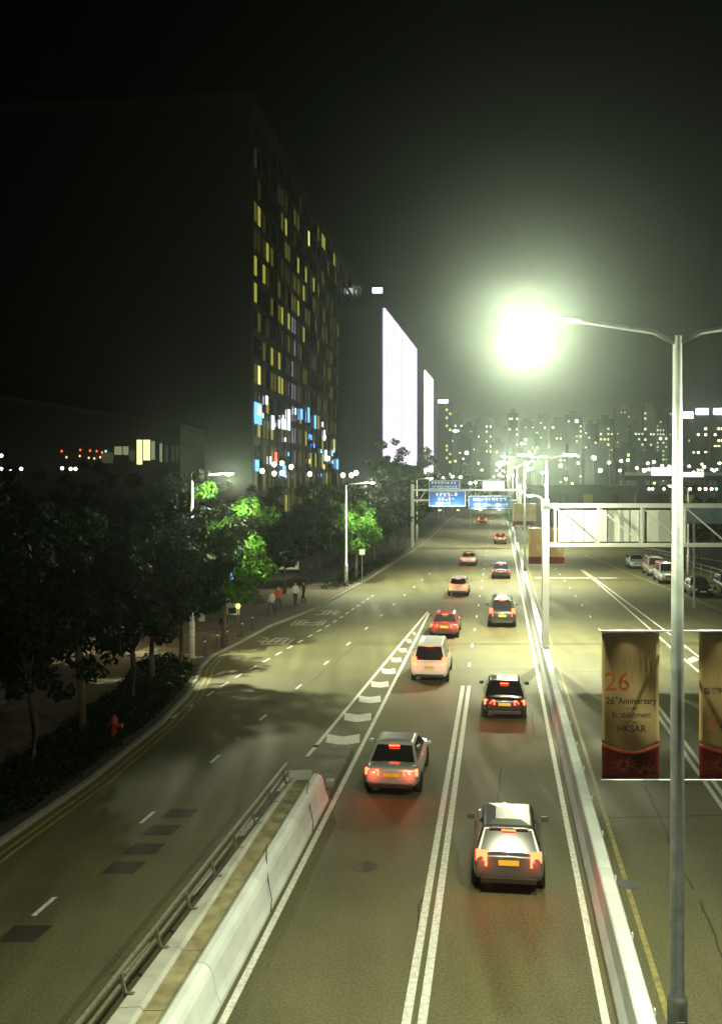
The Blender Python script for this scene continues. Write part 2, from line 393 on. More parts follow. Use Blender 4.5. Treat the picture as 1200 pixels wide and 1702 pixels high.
# ------------------------------------------------------------------ median barrier (right of main carriageway)
bar = thing('median_barrier', 'long pale concrete barrier between the two carriageways', 'barrier', (0, 0, 0))
def prof_seg(prof, L):
    r0 = [(x, -L/2, z) for x, z in prof]; r1 = [(x, L/2, z) for x, z in prof]
    return MB().loft([r1, r0])
med_prof = [(-.30, -.02), (-.30, .08), (-.19, .28), (-.165, .80), (-.13, .84), (.13, .84), (.165, .80), (.19, .28), (.30, .08), (.30, -.02)]
SEG = 5.0
seg_me = prof_seg(med_prof, SEG - .02).mesh('barrier_segment', 'pale_concrete')
y = 6.0; k = 0
while y < 215:
    o = link('barrier_segment', seg_me, bar, bevel=0.012); o.location = (XR(y) + .53, y, random.uniform(-.004, .004)); o.rotation_euler = (0, 0, ROAD_ANG); y += SEG * math.cos(ROAD_ANG)
o = MB()
for q in range(9, 100, 3): o.box(XR(q) + .53 + .33, q, .3, .03, .09, .1, ROAD_ANG)
o = o.build('reflectors', 'plate_white', bar); o['kind'] = 'stuff'

# ------------------------------------------------------------------ divider between side road and main carriageway
div = thing('road_divider', 'wide concrete divider with sandy infill and steel rail beside the side road', 'barrier', (0, 0, 0))
Y0, Y1 = 8.0, 30.6
def divx(y): return XL(y) - .17
rprof = [(0.0, -.02), (0.0, .10), (-.07, .26), (-.16, .66), (-.22, .77), (-.32, .83), (-.44, .84), (-.50, .80), (-.50, -.02)]
DA = ROAD_ANG
rseg = prof_seg(rprof, 3.98).mesh('pale_barrier_segment', 'pale_concrete')
y = Y1 - 2
while y > Y0:
    o = link('pale_barrier_segment', rseg, div, bevel=.015); o.location = (divx(y), y, random.uniform(-.004, .004)); o.rotation_euler = (0, 0, DA); y -= 4 * math.cos(DA)
# left parapet follows the side road, infill between the two
def lpx(y): return XS(y) + .9 - .022*(y - 17)
def pw(y): return max(.2, .50 - .03*(y - 17))
lp = MB(); fill = MB()
y = Y1; ang2 = -math.atan(.181)
yy = [Y1 - 2.2 * k for k in range(11)]
for a, b2 in zip(yy, yy[1:]):
    ring = lambda q: [(lpx(q) - .02, q, -.02), (lpx(q) - .02, q, .62), (lpx(q) + .04, q, .70), (lpx(q) + pw(q) - .06, q, .72), (lpx(q) + pw(q), q, .66), (lpx(q) + pw(q), q, -.02)]
    MB().loft([ring(b2 + .012), ring(a - .012)][::-1]).build('parapet_block', 'concrete', div, bevel=.02)
    x0a, x0b = lpx(a) + pw(a) + .01, lpx(b2) + pw(b2) + .01
    f = MB(); za = .64 + random.uniform(-.008, .008)
    f.loft([[(x0a, a - .01, 0), (x0a, a - .01, za), (divx(a) - .51, a - .01, za), (divx(a) - .51, a - .01, 0)],
            [(x0b, b2 + .01, 0), (x0b, b2 + .01, za), (divx(b2) - .51, b2 + .01, za), (divx(b2) - .51, b2 + .01, 0)]])
    f.build('infill_slab', 'sandy_fill', div)
# end block and the low island nose
e = MB(); e.loft([[(lpx(Y1) - .05, Y1 + q, -.02), (lpx(Y1) - .05, Y1 + q, zt), (lpx(Y1) + .66, Y1 + q, zt + .03), (lpx(Y1) + .66, Y1 + q, -.02)] for q, zt in ((.34, .80), (.02, .92))])
e.build('end_block', 'concrete', div, bevel=.03)
# rail
for s in range(13):
    q = Y1 - .5 - s * 1.75
    if q < Y0: break
    MB().bar((lpx(q) + .02, q, .55), (lpx(q) - .10, q, 1.12), .07, .05).box(lpx(q) + .05, q, .72, .2, .09, .02, ang2).build('rail_post', 'rail_steel', div)
for zz, r in ((1.12, .05), (.86, .04)):
    MB().tube([(lpx(q) - .11, q, zz) for q in (Y0, 12, 16, 20, 24, 28, Y1 + .1)], r, 8).build('rail_pipe', 'rail_steel', div, smooth=True)
cab = [(divx(q) - .02 - .46 * math.sin(t), q, .86 * math.sin(min(t, 1.5)) + .05) for q, t in ((28.9, 1.5), (28.4, 1.2), (27.9, .8), (27.6, .3), (27.5, .02))]
MB().tube([(divx(29.6) - .42, 29.7, .86), (divx(28.8) - .33, 28.8, .85), (divx(28.2) - .13, 28.2, .62), (divx(27.9) + .02, 27.9, .3), (divx(27.8) + .03, 27.8, .05)], .012, 6).build('cable', 'black_trim', div)
MB().tube([(divx(24.6) - .52, 24.7, .84), (divx(23.8) - .33, 23.8, .86), (divx(23.1) - .13, 23.1, .62), (divx(22.8) + .02, 22.8, .3), (divx(22.7) + .03, 22.7, .05)], .012, 6).build('cable', 'black_trim', div)
# island nose
isl = thing('traffic_island', 'low stained concrete traffic island nose ahead of the divider', 'island', (0, 0, 0))
b = MB(); yi = [31.0, 33, 35, 36.4]
ringi = lambda q, ins, z: [(XS(q) + .16 + ins, q, -.02), (XS(q) + .16 + ins, q, z), (XL(q) - .22 - ins, q, z), (XL(q) - .22 - ins, q, -.02)]
b.loft([ringi(q, i, .14) for q, i in ((31.0, 0), (33, 0), (35, 0), (36.1, .02), (36.5, .14))][::-1]); b.build('island_slab', 'dirty_concrete', isl, bevel=.03)
MB().box(XL(31.6) - .30, 31.6, .24, .24, .34, .2, ROAD_ANG).build('drain_box', 'galvanised', isl, bevel=.02)

# ------------------------------------------------------------------ street lamps
def lamp_head(name, parent, loc, direction, scale=1.0, lens='lamp_lens'):
    """cobra head: housing, bowl; direction = +1/-1 along x"""
    x, y, z = loc; d = direction * scale; s = scale
    rings = []
    for t, hw, h in ((-.42, .05, .05), (-.30, .08, .07), (0, .12, .09), (.25, .13, .08), (.38, .07, .04)):
        cx = x + t * d
        rings.append([(cx, y - hw*s, z), (cx, y - hw*.7*s, z + h*s), (cx, y + hw*.7*s, z + h*s), (cx, y + hw*s, z)])
    h = MB().loft(rings).build(name, 'galvanised', parent, smooth=True)
    rings = []
    for t, hw, dep in ((-.2, .05, .03), (-.05, .10, .10), (.12, .11, .11), (.28, .05, .03)):
        cx = x + t * d
        rings.append([(cx, y - hw*s, z - .002), (cx, y - hw*.6*s, z - dep*s), (cx, y + hw*.6*s, z - dep*s), (cx, y + hw*s, z - .002)])
    MB().loft(rings).build('lamp_bowl', lens, h, smooth=True)
    return h
def twin_lamp(label, x, y, zb, ztop, arm, power, banner=None, pole_r=(.105, .065), rise=.28, group=None, lens='lamp_lens'):
    t = thing('street_lamp', label, 'street lamp', (x, y, zb), 0, group)
    H = ztop - zb
    MB().lathe([(.15, 0), (.15, 1.25), (.13, 1.32), (pole_r[0], 1.36), (pole_r[0]*.95, H*.5), (pole_r[1], H)], n=18).build('pole', 'pole_steel', t, smooth=True)
    MB().box(0, -.152, .75, .13, .012, .5).build('access_door', 'galvanised', t)
    for s in (-1, 1):
        MB().tube([(0, 0, H - .12), (s*.35, 0, H + .06), (s*arm*.6, 0, H + rise*.75), (s*(arm - .35), 0, H + rise)], [.045, .04, .035, .03], 10).build('arm', 'pole_steel', t, smooth=True)
        lamp_head('lamp_head', t, (s*arm, 0, H + rise), s, 1.0, lens)
        point('lamp_light', (s*arm + s*.04, 0, H + rise - .22), power[0], LAMP, .10, t)
        lx = s*arm + s*.04; spot('lamp_downlight', (lx, 0, H + rise - .16), (lx + s*.2, 0, 0), power[1], LAMP, 140, t, .8, .12)
        for d in (-1, 1): spot('lamp_road_lobe', (lx, d*.06, H + rise - .2), (lx, d*30, H + rise - 7), power[2], LAMP, 54, t, 1.0, .12)
    return t
near = twin_lamp('tall galvanised twin-arm street lamp with banners, nearest to the viewer', 4.76, 15.0, .84, 12.1, 2.28, (1500, 4600, 15000))
lamps = [(59.0, 10.95, 1.42, (1100, 17000, 2600), 'twin-arm street lamp right behind the white gantry column'),
         (95.0, 11.5, 1.9, (1100, 17000, 2600), 'second twin-arm street lamp beyond the white gantry column'),
         (135.0, 11.6, 2.1, (1100, 17000, 2600), 'third twin-arm street lamp beyond the gantry column, next to the blue signs'),
         (175.0, 11.7, 2.1, (350, 9500, 500), 'fourth twin-arm lamp on the median, past the blue signs'),
         (220.0, 11.8, 2.1, (350, 9500, 500), 'fifth twin-arm lamp on the median, a small bright spot'),
         (275.0, 11.9, 2.2, (350, 9500, 500), 'farthest twin-arm lamp on the median')]
for (y, zt, arm, pw, lab) in lamps:
    twin_lamp(lab, XR(y) + .53 + (.35 if y < 60 else 0), y, .84, zt, arm, pw, lens='lamp_lens' if y < 100 else 'lamp_lens_far')
def single_lamp(label, x, y, zt, arm, power, rz=0.0, pole='white_steel', tone=LAMP):
    t = thing('street_lamp', label, 'street lamp', (x, y, .13), rz)
    MB().lathe([(.15, 0), (.15, 1.9), (.12, 1.98), (.10, 2.0), (.10, 3.6), (.085, 3.66), (.06, zt)], n=16).build('pole', pole, t, smooth=True)
    for zz in (.6, 1.1, 1.6, 2.6): MB().lathe([(.157, zz), (.163, zz+.03), (.157, zz+.06)] if zz < 2 else [(.107, zz), (.113, zz+.03), (.107, zz+.06)], n=16).build('pole_band', 'galvanised', t)
    MB().tube([(0, 0, zt - .1), (.4, 0, zt + .1), (arm - .3, 0, zt + .22)], [.05, .04, .03], 10).build('arm', 'galvanised', t, smooth=True)
    lamp_head('lamp_head', t, (arm, 0, zt + .22), 1)
    point('lamp_light', (arm + .04, 0, zt), power*.22, tone, .10, t)
    spot('lamp_downlight', (arm + .04, 0, zt + .06), (arm + .8, 0, 0), power, tone, 135, t, .8, .12)
    return t
single_lamp('single-arm street lamp with white ringed pole by the lay-by kerb', -9.15, 54.0, 9.75, 1.95, 12000)
single_lamp('single-arm street lamp above the bright green tree up the side road', XK(89) - .9, 89.0, 9.0, 2.3, 10000)
single_lamp('far white single-arm lamp post beside the left trees', XK(152) - 1.6, 152.0, 9.2, 2.2, 4000)
single_lamp('tall lamp post standing behind the parked cars on the right', 32.5, 99.0, 8.6, 1.7, 500, R(180))

# banners on lamps
def text_mesh(s, size, bold=0.0):
    cu = bpy.data.curves.new('t', 'FONT'); cu.body = s; cu.size = size; cu.align_x = 'CENTER'; cu.align_y = 'CENTER'; cu.resolution_u = 3; cu.offset = bold
    ob = bpy.data.objects.new('t', cu); C.objects.link(ob); bpy.context.view_layer.update()
    dg = bpy.context.evaluated_depsgraph_get(); me = bpy.data.meshes.new_from_object(ob.evaluated_get(dg))
    bpy.data.objects.remove(ob); bpy.data.curves.remove(cu); return me
def lettering(s, size, m, parent, x, y, z, bold=0.0, sx=1.0):
    me = text_mesh(s, size, bold); me.materials.clear(); me.materials.append(M[m])
    me.transform(Matrix.Translation((x, y, z)) @ Matrix.Rotation(R(90), 4, 'X') @ Matrix.Diagonal((sx, 1, 1, 1)))
    return link('lettering', me, parent)
def banner(label, x0, x1, z0, z1, y, kind, group=None, detail=True):
    """cloth hung between two bars; wd in x, faces -y"""
    wd, ht = x1 - x0, z1 - z0
    t = thing('banner', label, 'banner', (x0, y, z0), 0, group)
    nx, nz = 14, 30
    def wav(a, c): return (.018 * math.sin(a*7 + c*2.3) + .012 * math.sin(c*9 + a*3)) * (1 - abs(2*c - 1)**3) * min(1, wd)
    def split(a): return (.245 - .055 * math.sin(a * math.pi)) if kind else .2
    up, lo = MB(), MB()
    for i in range(nx + 1):
        a = i / nx; sp = split(a)
        for j in range(nz + 1):
            c = sp + (1 - sp) * j / nz; up.v.append((a*wd, wav(a, c), c*ht))
        for j in range(9):
            c = sp * j / 8; lo.v.append((a*wd, wav(a, c), c*ht))
    for i in range(nx):
        for j in range(nz): k = i*(nz+1)+j; up.f.append((k, k+nz+1, k+nz+2, k+1))
        for j in range(8): k = i*9+j; lo.f.append((k, k+9, k+10, k+1))
    cl = up.build('cloth', 'banner_cloth', t, smooth=True); s = cl.modifiers.new('thick', 'SOLIDIFY'); s.thickness = .004
    lw = lo.build('red_cloth', 'banner_red', t, smooth=True); s = lw.modifiers.new('thick', 'SOLIDIFY'); s.thickness = .004
    MB().tube([(-.02, 0, ht + .02), (wd + .02, 0, ht + .02)], .016, 8).build('top_bar', 'galvanised', t, smooth=True)
    MB().tube([(-.02, 0, -.02), (wd + .02, 0, -.02)], .013, 8).build('bottom_bar', 'galvanised', t, smooth=True)
    yf = -.046
    if detail:
        rr = random.Random(5)
        bb = MB()
        for cx, cz, rad in ((wd*.36, ht*.10, .22), (wd*.74, ht*.05, .2)):
            for k in range(16):
                t0 = 6.2832*k/16 + rr.uniform(-.1, .1); r1 = rad*rr.uniform(.6, 1.1)
                p = Vector((cx + .05*math.cos(t0), yf, cz + .05*math.sin(t0))); q = Vector((cx + r1*math.cos(t0), yf, cz + r1*math.sin(t0)*.8))
                if q.z < .02 or q.z > ht*.19 or q.x < .02 or q.x > wd - .02: continue
                n = Vector((-(q-p).z, 0, (q-p).x)).normalized()*.004; bb.quad(p - n, q - n*.3, q + n*.3, p + n)
        bb.build('firework_print', 'banner_gold', t)
        bb = MB()    # pale skyline-like swoosh in the upper part
        for k in range(6):
            bb.quad((wd*(.30+.1*k), yf, ht*(.62+.02*k)), (wd*(.315+.1*k), yf, ht*(.62+.02*k)), (wd*(.34+.09*k), yf, ht*(.90-.015*k)), (wd*(.33+.09*k), yf, ht*(.90-.015*k)))
        bb.build('ribbon_print', 'banner_faint', t)
    if kind == 'en':
        lettering('26', .40, 'banner_orange', t, wd*.25, yf, ht*.66, .003)
        lettering('26', .15, 'banner_ink', t, wd*.13, yf, ht*.535, .004, .9); lettering('th', .075, 'banner_ink', t, wd*.235, yf, ht*.555, .002)
        lettering('Anniversary', .135, 'banner_ink', t, wd*.60, yf, ht*.535, .003, .88)
        lettering('of the', .07, 'banner_ink', t, wd*.5, yf, ht*.485, .001)
        lettering('Establishment', .125, 'banner_ink', t, wd*.5, yf, ht*.44, .002, .86)
        lettering('of the', .07, 'banner_ink', t, wd*.5, yf, ht*.39, .001)
        lettering('HKSAR', .15, 'banner_ink', t, wd*.5, yf, ht*.345, .003, .95)
    elif kind == 'zh':
        lettering('香港特別行政區', .112, 'banner_ink', t, wd*.5, yf, ht*.60, .003)
        lettering('成立', .112, 'banner_ink', t, wd*.5, yf, ht*.52, .003)
        lettering('26', .2, 'banner_orange', t, wd*.2, yf, ht*.375, .004); lettering('周年', .15, 'banner_ink', t, wd*.52, yf, ht*.375, .003)
    return t
for (x0, x1, k, lab) in ((3.68, 4.555, 'en', 'beige and red anniversary banner with English words on the nearest lamp'), (5.165, 6.04, 'zh', 'beige and red banner cut by the right picture edge, with Chinese words')):
    banner(lab, x0, x1, 5.36, 7.6, 15.22, k)
b = MB()
for zz in (7.62, 5.34): b.tube([(-.22, .22, zz - .84), (.42, .22, zz - .84)], .014, 8); b.bar((0, 0, zz - .84), (0, .22, zz - .84), .04)
b.build('banner_bracket', 'galvanised', near)
def far_banners(y, x, z0, z1, wd, lab):
    for s, side in ((-1, 'left'), (1, 'right')):
        a = x + (s*.12 if s > 0 else -.12 - wd)
        banner(lab % side, a, a + wd, z0, z1, y - .02, '', detail=False)
x59 = XR(59) + .88
far_banners(59, x59, 4.75, 6.85, .95, 'small beige banner with red foot on the lamp behind the white column, %s one')
far_banners(95, XR(95) + .53, 5.2, 7.3, .95, 'tiny beige banner with red foot on the second lamp along, %s one')

# ------------------------------------------------------------------ white sign gantry over the right carriageway
gy = 53.0; gx = XR(gy) + .53
gan = thing('sign_gantry', 'white truss sign gantry spanning the right carriageway, seen from behind', 'gantry', (gx, gy, .84))
MB().box(0, 0, 3.95, .34, .34, 7.9).build('column', 'white_steel', gan, bevel=.01)
MB().box(0, 0, .02, .5, .5, .05).build('base_plate', 'galvanised', gan)
zt, zb = 7.55, 5.45
LEN = 21.0
MB().box(LEN/2 + .25, 0, zt, LEN, .26, .24).build('top_chord', 'white_steel', gan, bevel=.01)
MB().box(LEN/2 + .25, 0, zb, LEN, .26, .20).build('bottom_chord', 'white_steel', gan, bevel=.01)
x = .5
while x < LEN:
    MB().bar((x, -.05, zb + .1), (x, -.05, zt - .12), .1, .1, up=(0, 1, 0)).build('upright', 'white_steel', gan)
    if x + 2.3 < LEN + .3: MB().bar((x + .1, -.02, zt - .16), (x + 2.2, -.02, zb + .14), .07, .07, up=(0, 1, 0)).build('diagonal', 'white_steel', gan)
    x += 2.3
for (a, b2) in ((.75, 2.1), (2.15, 3.35), (3.42, 4.55), (4.62, 5.35), (5.5, 6.75)):
    MB().box((a + b2)/2, .34, (zt + zb)/2 - .05, b2 - a, .03, zt - zb - .42).build('sign_panel', 'sign_back', gan, bevel=.004)
for x in (1.4, 2.75, 4.0, 5.0, 6.1): MB().box(x, .27, (zt + zb)/2, .06, .08, zt - zb - .5).build('panel_rib', 'white_steel', gan)
MB().tube([(0, 0, 7.7), (-.25, 0, 8.0), (-.55, 0, 8.1)], .04, 8).build('bracket_arm', 'white_steel', gan)
lamp_head('bracket_lamp', gan, (-.75, 0, 8.1), -1, .8)
point('bracket_light', (-.78, 0, 7.9), 250, LAMP, .08, gan)
MB().bar((-.1, -.2, 6.9), (-.25, -1.6, 7.5), .06).build('flood_arm', 'white_steel', gan)
MB().box(-.25, -1.7, 7.5, .34, .2, .24).build('floodlight', 'galvanised', gan, bevel=.02)
spot('flood_light', (-.2, -1.55, 7.4), (1.6, .3, 6.2), 1500, LAMP, 150, gan, .6)
MB().box(LEN + .25, 0, 3.6, .34, .34, 7.9).build('far_column', 'white_steel', gan)

# ------------------------------------------------------------------ blue direction sign gantry up the road
fy = 135.0
bgan = thing('direction_sign_gantry', 'blue direction signs on a gantry across the road ahead', 'gantry', (0, fy, 0))
for (x, nm) in ((7.0, 'column'), (21.6, 'column')): MB().box(x, .5, 4.4, .4, .4, 8.8).build(nm, 'galvanised', bgan)
for z in (8.0, 6.6): MB().box(14.3, .5, z, 14.6, .3, .25).build('beam', 'galvanised', bgan)
for x in [8 + 1.5*k for k in range(9)]: MB().bar((x, .5, 6.7), (x + .75, .5, 7.9), .09, .09, up=(0, 1, 0)).build('brace', 'galvanised', bgan)
def blue_sign(x0, x1, z0, z1, rows, parent):
    s = MB().box((x0+x1)/2, 0, (z0+z1)/2, x1-x0, .1, z1-z0).build('sign_panel', 'sign_blue', parent, bevel=.03)
    bb = MB(); w2 = .07
    for (xa, xb, za, zb_) in ((x0+.05, x1-.05, z0+.05, z0+.05+w2), (x0+.05, x1-.05, z1-.05-w2, z1-.05), (x0+.05, x0+.05+w2, z0+.13, z1-.13), (x1-.05-w2, x1-.05, z0+.13, z1-.13)):
        bb.quad((xa, -.056, za), (xb, -.056, za), (xb, -.056, zb_), (xa, -.056, zb_))
    bb.build('sign_border', 'sign_white', s)
    rr = random.Random(int(x0*10)); bb = MB()
    for (zc, h, xa, xb, cw) in rows:
        x = xa
        while x < xb - cw:
            for _ in range(3):
                if rr.random() < .5: bb.quad((x + .02, -.056, zc + h*rr.uniform(-.4, .3)), (x + cw*.8, -.056, zc + h*rr.uniform(-.4, .3)), (x + cw*.8, -.056, zc + h*.45), (x + .02, -.056, zc + h*.45))
                else:
                    xx = x + cw*rr.uniform(0, .7); bb.quad((xx, -.056 - .001*_, zc - h/2), (xx + cw*.18, -.056 - .001*_, zc - h/2), (xx + cw*.18, -.056 - .001*_, zc + h/2), (xx, -.056 - .001*_, zc + h/2))
            x += cw
    bb.build('sign_characters', 'sign_white', s)
    return s
blue_sign(9.15, 13.4, 8.12, 9.35, ((8.98, .36, 9.5, 13.0, .42), (8.45, .28, 9.6, 13.1, .26)), bgan)
blue_sign(9.15, 14.2, 5.76, 7.96, ((7.4, .5, 10.1, 13.2, .5), (6.75, .45, 10.3, 13.0, .5), (6.2, .3, 10.2, 12.6, .3)), bgan)
blue_sign(14.5, 20.35, 5.40, 7.25, ((6.75, .45, 15.2, 19.8, .5), (6.0, .42, 15.2, 20.0, .4)), bgan)
for x in (10.6, 13.0, 16.0, 18.6):
    MB().box(x, -1.1, 5.25, .5, .2, .16).build('sign_floodlight', 'galvanised', bgan)
    MB().box(x, -.55, 5.2, .06, 1.1, .06).build('light_bracket', 'galvanised', bgan)
    MB().quad((x-.2, -1.18, 5.335), (x+.2, -1.18, 5.335), (x+.2, -1.02, 5.335), (x-.2, -1.02, 5.335)).build('floodlight_lens', 'lamp_lens_far', bgan)
    spot('sign_light', (x, -1.05, 5.42), (x, 0, 6.6), 420 if x < 17 else 150, (.85, 1, .95), 130, bgan)
# white lit panel on a further gantry
emit('panel_white', (.95, .98, 1.0), 1.6)
wg = thing('message_gantry', 'white lit message panel on a gantry behind the blue signs', 'gantry', (0, 205, 0))
MB().box(27.2, 0, 7.85, 4.6, .3, 2.1).build('panel_case', 'dark_steel', wg); MB().box(27.2, -.17, 7.85, 4.4, .03, 1.9).build('lit_panel', 'panel_white', wg)
MB().box(30.6, .2, 4.4, .35, .35, 8.8).build('column', 'galvanised', wg); MB().box(27.2, .25, 9.0, 7.1, .2, .2).build('beam', 'galvanised', wg)

# ------------------------------------------------------------------ trees
def tree_proto(seed, H=9.5, cr=3.0, nleaf=6500, ls=.2, trunk_h=3.0, lean=.0):
    rr = random.Random(seed); tr = MB(); cl = []
    top = Vector((rr.uniform(-.4, .4) + lean, rr.uniform(-.4, .4), H*.62))
    pts = [Vector((0, 0, -.15)), Vector((rr.uniform(-.08, .08), rr.uniform(-.08, .08), trunk_h*.5)), Vector((rr.uniform(-.15, .15), rr.uniform(-.15, .15), trunk_h)), top]
    tr.tube(pts, [.17, .13, .115, .05], 9)
    for k in range(9):
        a = 6.283*k/9 + rr.uniform(-.3, .3); z0 = trunk_h + (H*.6 - trunk_h)*rr.uniform(0, .8)
        st = pts[2].lerp(top, (z0 - trunk_h)/(H*.62 - trunk_h)); rad = cr*rr.uniform(.45, .85)
        en = st + Vector((math.cos(a)*rad, math.sin(a)*rad, rr.uniform(.6, 2.2))); mid = st.lerp(en, .5) + Vector((0, 0, .25))
        tr.tube([st, mid, en], [.06, .04, .015], 6); cl.append((en, rr.uniform(.7, 1.25)))
        cl.append((mid + Vector((rr.uniform(-.5, .5), rr.uniform(-.5, .5), .4)), rr.uniform(.6, 1.0)))
    for k in range(22):
        a = rr.uniform(0, 6.283); zc = rr.uniform(trunk_h*.95, H - .6); f = (zc - trunk_h)/(H - trunk_h)
        rad = cr*math.sqrt(max(.05, 1 - (2*f - .9)**2 * .85))*math.sqrt(rr.uniform(.12, 1))
        cl.append((Vector((math.cos(a)*rad, math.sin(a)*rad, zc)), rr.uniform(.5, 1.1)))
    lf = MB(); tot = sum(c[1]**2 for c in cl)
    for c, r in cl:
        for _ in range(int(nleaf*r*r/tot)):
            d = Vector((rr.gauss(0, 1), rr.gauss(0, 1), rr.gauss(0, 1))).normalized()*r*rr.uniform(.35, 1)**.6; d.z *= .7
            p = c + d; s = ls*rr.uniform(.6, 1.25)
            nrm = (d.normalized() + Vector((rr.uniform(-.8, .8), rr.uniform(-.8, .8), rr.uniform(-.2, 1.0)))).normalized()
            a = nrm.cross(Vector((rr.uniform(-1, 1), rr.uniform(-1, 1), rr.uniform(-1, 1)))); a = a.normalized() if a.length > 1e-3 else Vector((1, 0, 0)); b2 = nrm.cross(a)
            lf.quad(p - a*s, p - b2*s*.42, p + a*s, p + b2*s*.42)
    return tr.mesh('trunk', 'bark', True), lf
PT = []
for sd, H, cr, nl, ls in ((1, 9.3, 3.1, 8000, .19), (2, 8.6, 2.7, 7000, .19), (3, 10.2, 3.4, 9000, .2), (4, 7.6, 2.5, 6000, .18)):
    t, l = tree_proto(sd, H, cr, nl, ls); PT.append((t, l.mesh('crown', 'leaf'), l.mesh('crown_shade', 'leaf_shade')))
def tree(x, y, k, label, s=1.0, rz=None, group=None, dark=False, z=.13):
    t = thing('tree', label, 'tree', (x, y, z), rz if rz is not None else random.uniform(0, 6.28), group)
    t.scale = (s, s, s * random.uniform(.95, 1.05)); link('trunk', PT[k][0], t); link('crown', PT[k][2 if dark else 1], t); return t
G1 = 'street trees along the dark left verge'
LV = 'slender street tree in the dark planted verge by the side road'
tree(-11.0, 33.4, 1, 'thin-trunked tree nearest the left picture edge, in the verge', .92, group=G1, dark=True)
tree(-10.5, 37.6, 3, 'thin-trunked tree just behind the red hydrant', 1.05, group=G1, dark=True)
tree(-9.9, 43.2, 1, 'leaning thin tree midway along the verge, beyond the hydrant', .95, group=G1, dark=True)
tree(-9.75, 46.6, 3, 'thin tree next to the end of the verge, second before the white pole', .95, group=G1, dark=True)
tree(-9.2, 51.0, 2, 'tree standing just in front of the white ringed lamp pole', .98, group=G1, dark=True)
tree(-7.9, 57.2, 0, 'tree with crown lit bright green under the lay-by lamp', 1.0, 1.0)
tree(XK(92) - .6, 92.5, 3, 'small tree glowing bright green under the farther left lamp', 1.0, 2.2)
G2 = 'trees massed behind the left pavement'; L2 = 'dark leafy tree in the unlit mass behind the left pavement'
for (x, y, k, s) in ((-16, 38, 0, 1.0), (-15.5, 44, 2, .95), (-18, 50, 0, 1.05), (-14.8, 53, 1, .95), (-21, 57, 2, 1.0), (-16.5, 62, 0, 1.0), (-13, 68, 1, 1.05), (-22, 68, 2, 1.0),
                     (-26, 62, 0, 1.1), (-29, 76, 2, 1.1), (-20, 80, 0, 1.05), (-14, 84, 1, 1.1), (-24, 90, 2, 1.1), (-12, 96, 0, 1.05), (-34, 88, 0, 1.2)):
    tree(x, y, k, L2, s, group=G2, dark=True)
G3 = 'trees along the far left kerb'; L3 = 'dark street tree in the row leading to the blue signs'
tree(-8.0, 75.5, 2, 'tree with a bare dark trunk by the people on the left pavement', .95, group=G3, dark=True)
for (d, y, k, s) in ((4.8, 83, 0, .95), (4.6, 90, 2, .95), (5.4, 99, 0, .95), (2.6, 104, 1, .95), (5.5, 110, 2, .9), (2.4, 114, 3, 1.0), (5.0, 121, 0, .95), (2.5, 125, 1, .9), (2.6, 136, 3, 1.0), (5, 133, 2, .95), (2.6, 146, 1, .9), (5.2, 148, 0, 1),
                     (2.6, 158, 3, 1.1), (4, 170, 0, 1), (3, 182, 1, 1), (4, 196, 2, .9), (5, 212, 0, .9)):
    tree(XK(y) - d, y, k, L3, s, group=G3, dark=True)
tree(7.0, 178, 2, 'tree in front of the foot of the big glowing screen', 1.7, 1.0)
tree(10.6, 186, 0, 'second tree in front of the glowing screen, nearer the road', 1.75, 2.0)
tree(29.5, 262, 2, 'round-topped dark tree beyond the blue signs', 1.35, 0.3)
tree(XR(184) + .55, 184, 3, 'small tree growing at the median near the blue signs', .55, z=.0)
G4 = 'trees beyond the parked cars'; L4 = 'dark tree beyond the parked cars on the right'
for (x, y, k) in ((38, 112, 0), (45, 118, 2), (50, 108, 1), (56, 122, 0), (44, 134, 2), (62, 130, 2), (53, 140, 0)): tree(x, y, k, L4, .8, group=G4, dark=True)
# low ground cover in the verge
rr = random.Random(11); gc = MB()
for _ in range(16000):
    y = rr.uniform(19, 53) if rr.random() < .8 else rr.uniform(86, 128)
    x = XK(y) - rr.uniform(.35, 3.3 if y < 60 else 2.6)
    if 51 < y < 60 and x > XK(y) - 1: continue
    bump = .18 + .16*math.sin(x*2.3 + y*.9)*math.sin(y*1.7 - x); p = Vector((x, y, .15 + max(.03, bump + .2)*rr.uniform(.2, 1)))
    a = Vector((rr.uniform(-1, 1), rr.uniform(-1, 1), rr.uniform(-.4, .8))).normalized(); b2 = a.cross(Vector((rr.uniform(-1, 1), rr.uniform(-1, 1), .3))).normalized(); s = rr.uniform(.07, .15)
    gc.quad(p - a*s, p - b2*s*.4, p + a*s, p + b2*s*.4)
o = gc.build('ground_cover', 'leaf_shade'); o['label'] = 'low leafy ground cover planted along the left verge'; o['category'] = 'ground cover'; o['kind'] = 'stuff'
b = MB()
for y0, y1 in zip(range(14, 52, 2), range(16, 54, 2)): b.quad((XK(y0) - 3.5, y0, .136), (XK(y0) - .16, y0, .136), (XK(y1) - .16, y1, .136), (XK(y1) - 3.5, y1, .136))
for y0, y1 in zip(range(86, 230, 4), range(90, 234, 4)): b.quad((XK(y0) - 7.5, y0, .136), (XK(y0) - 1.2, y0, .136), (XK(y1) - 1.2, y1, .136), (XK(y1) - 7.5, y1, .136))
struct(b.build('planting_soil', 'soil'))

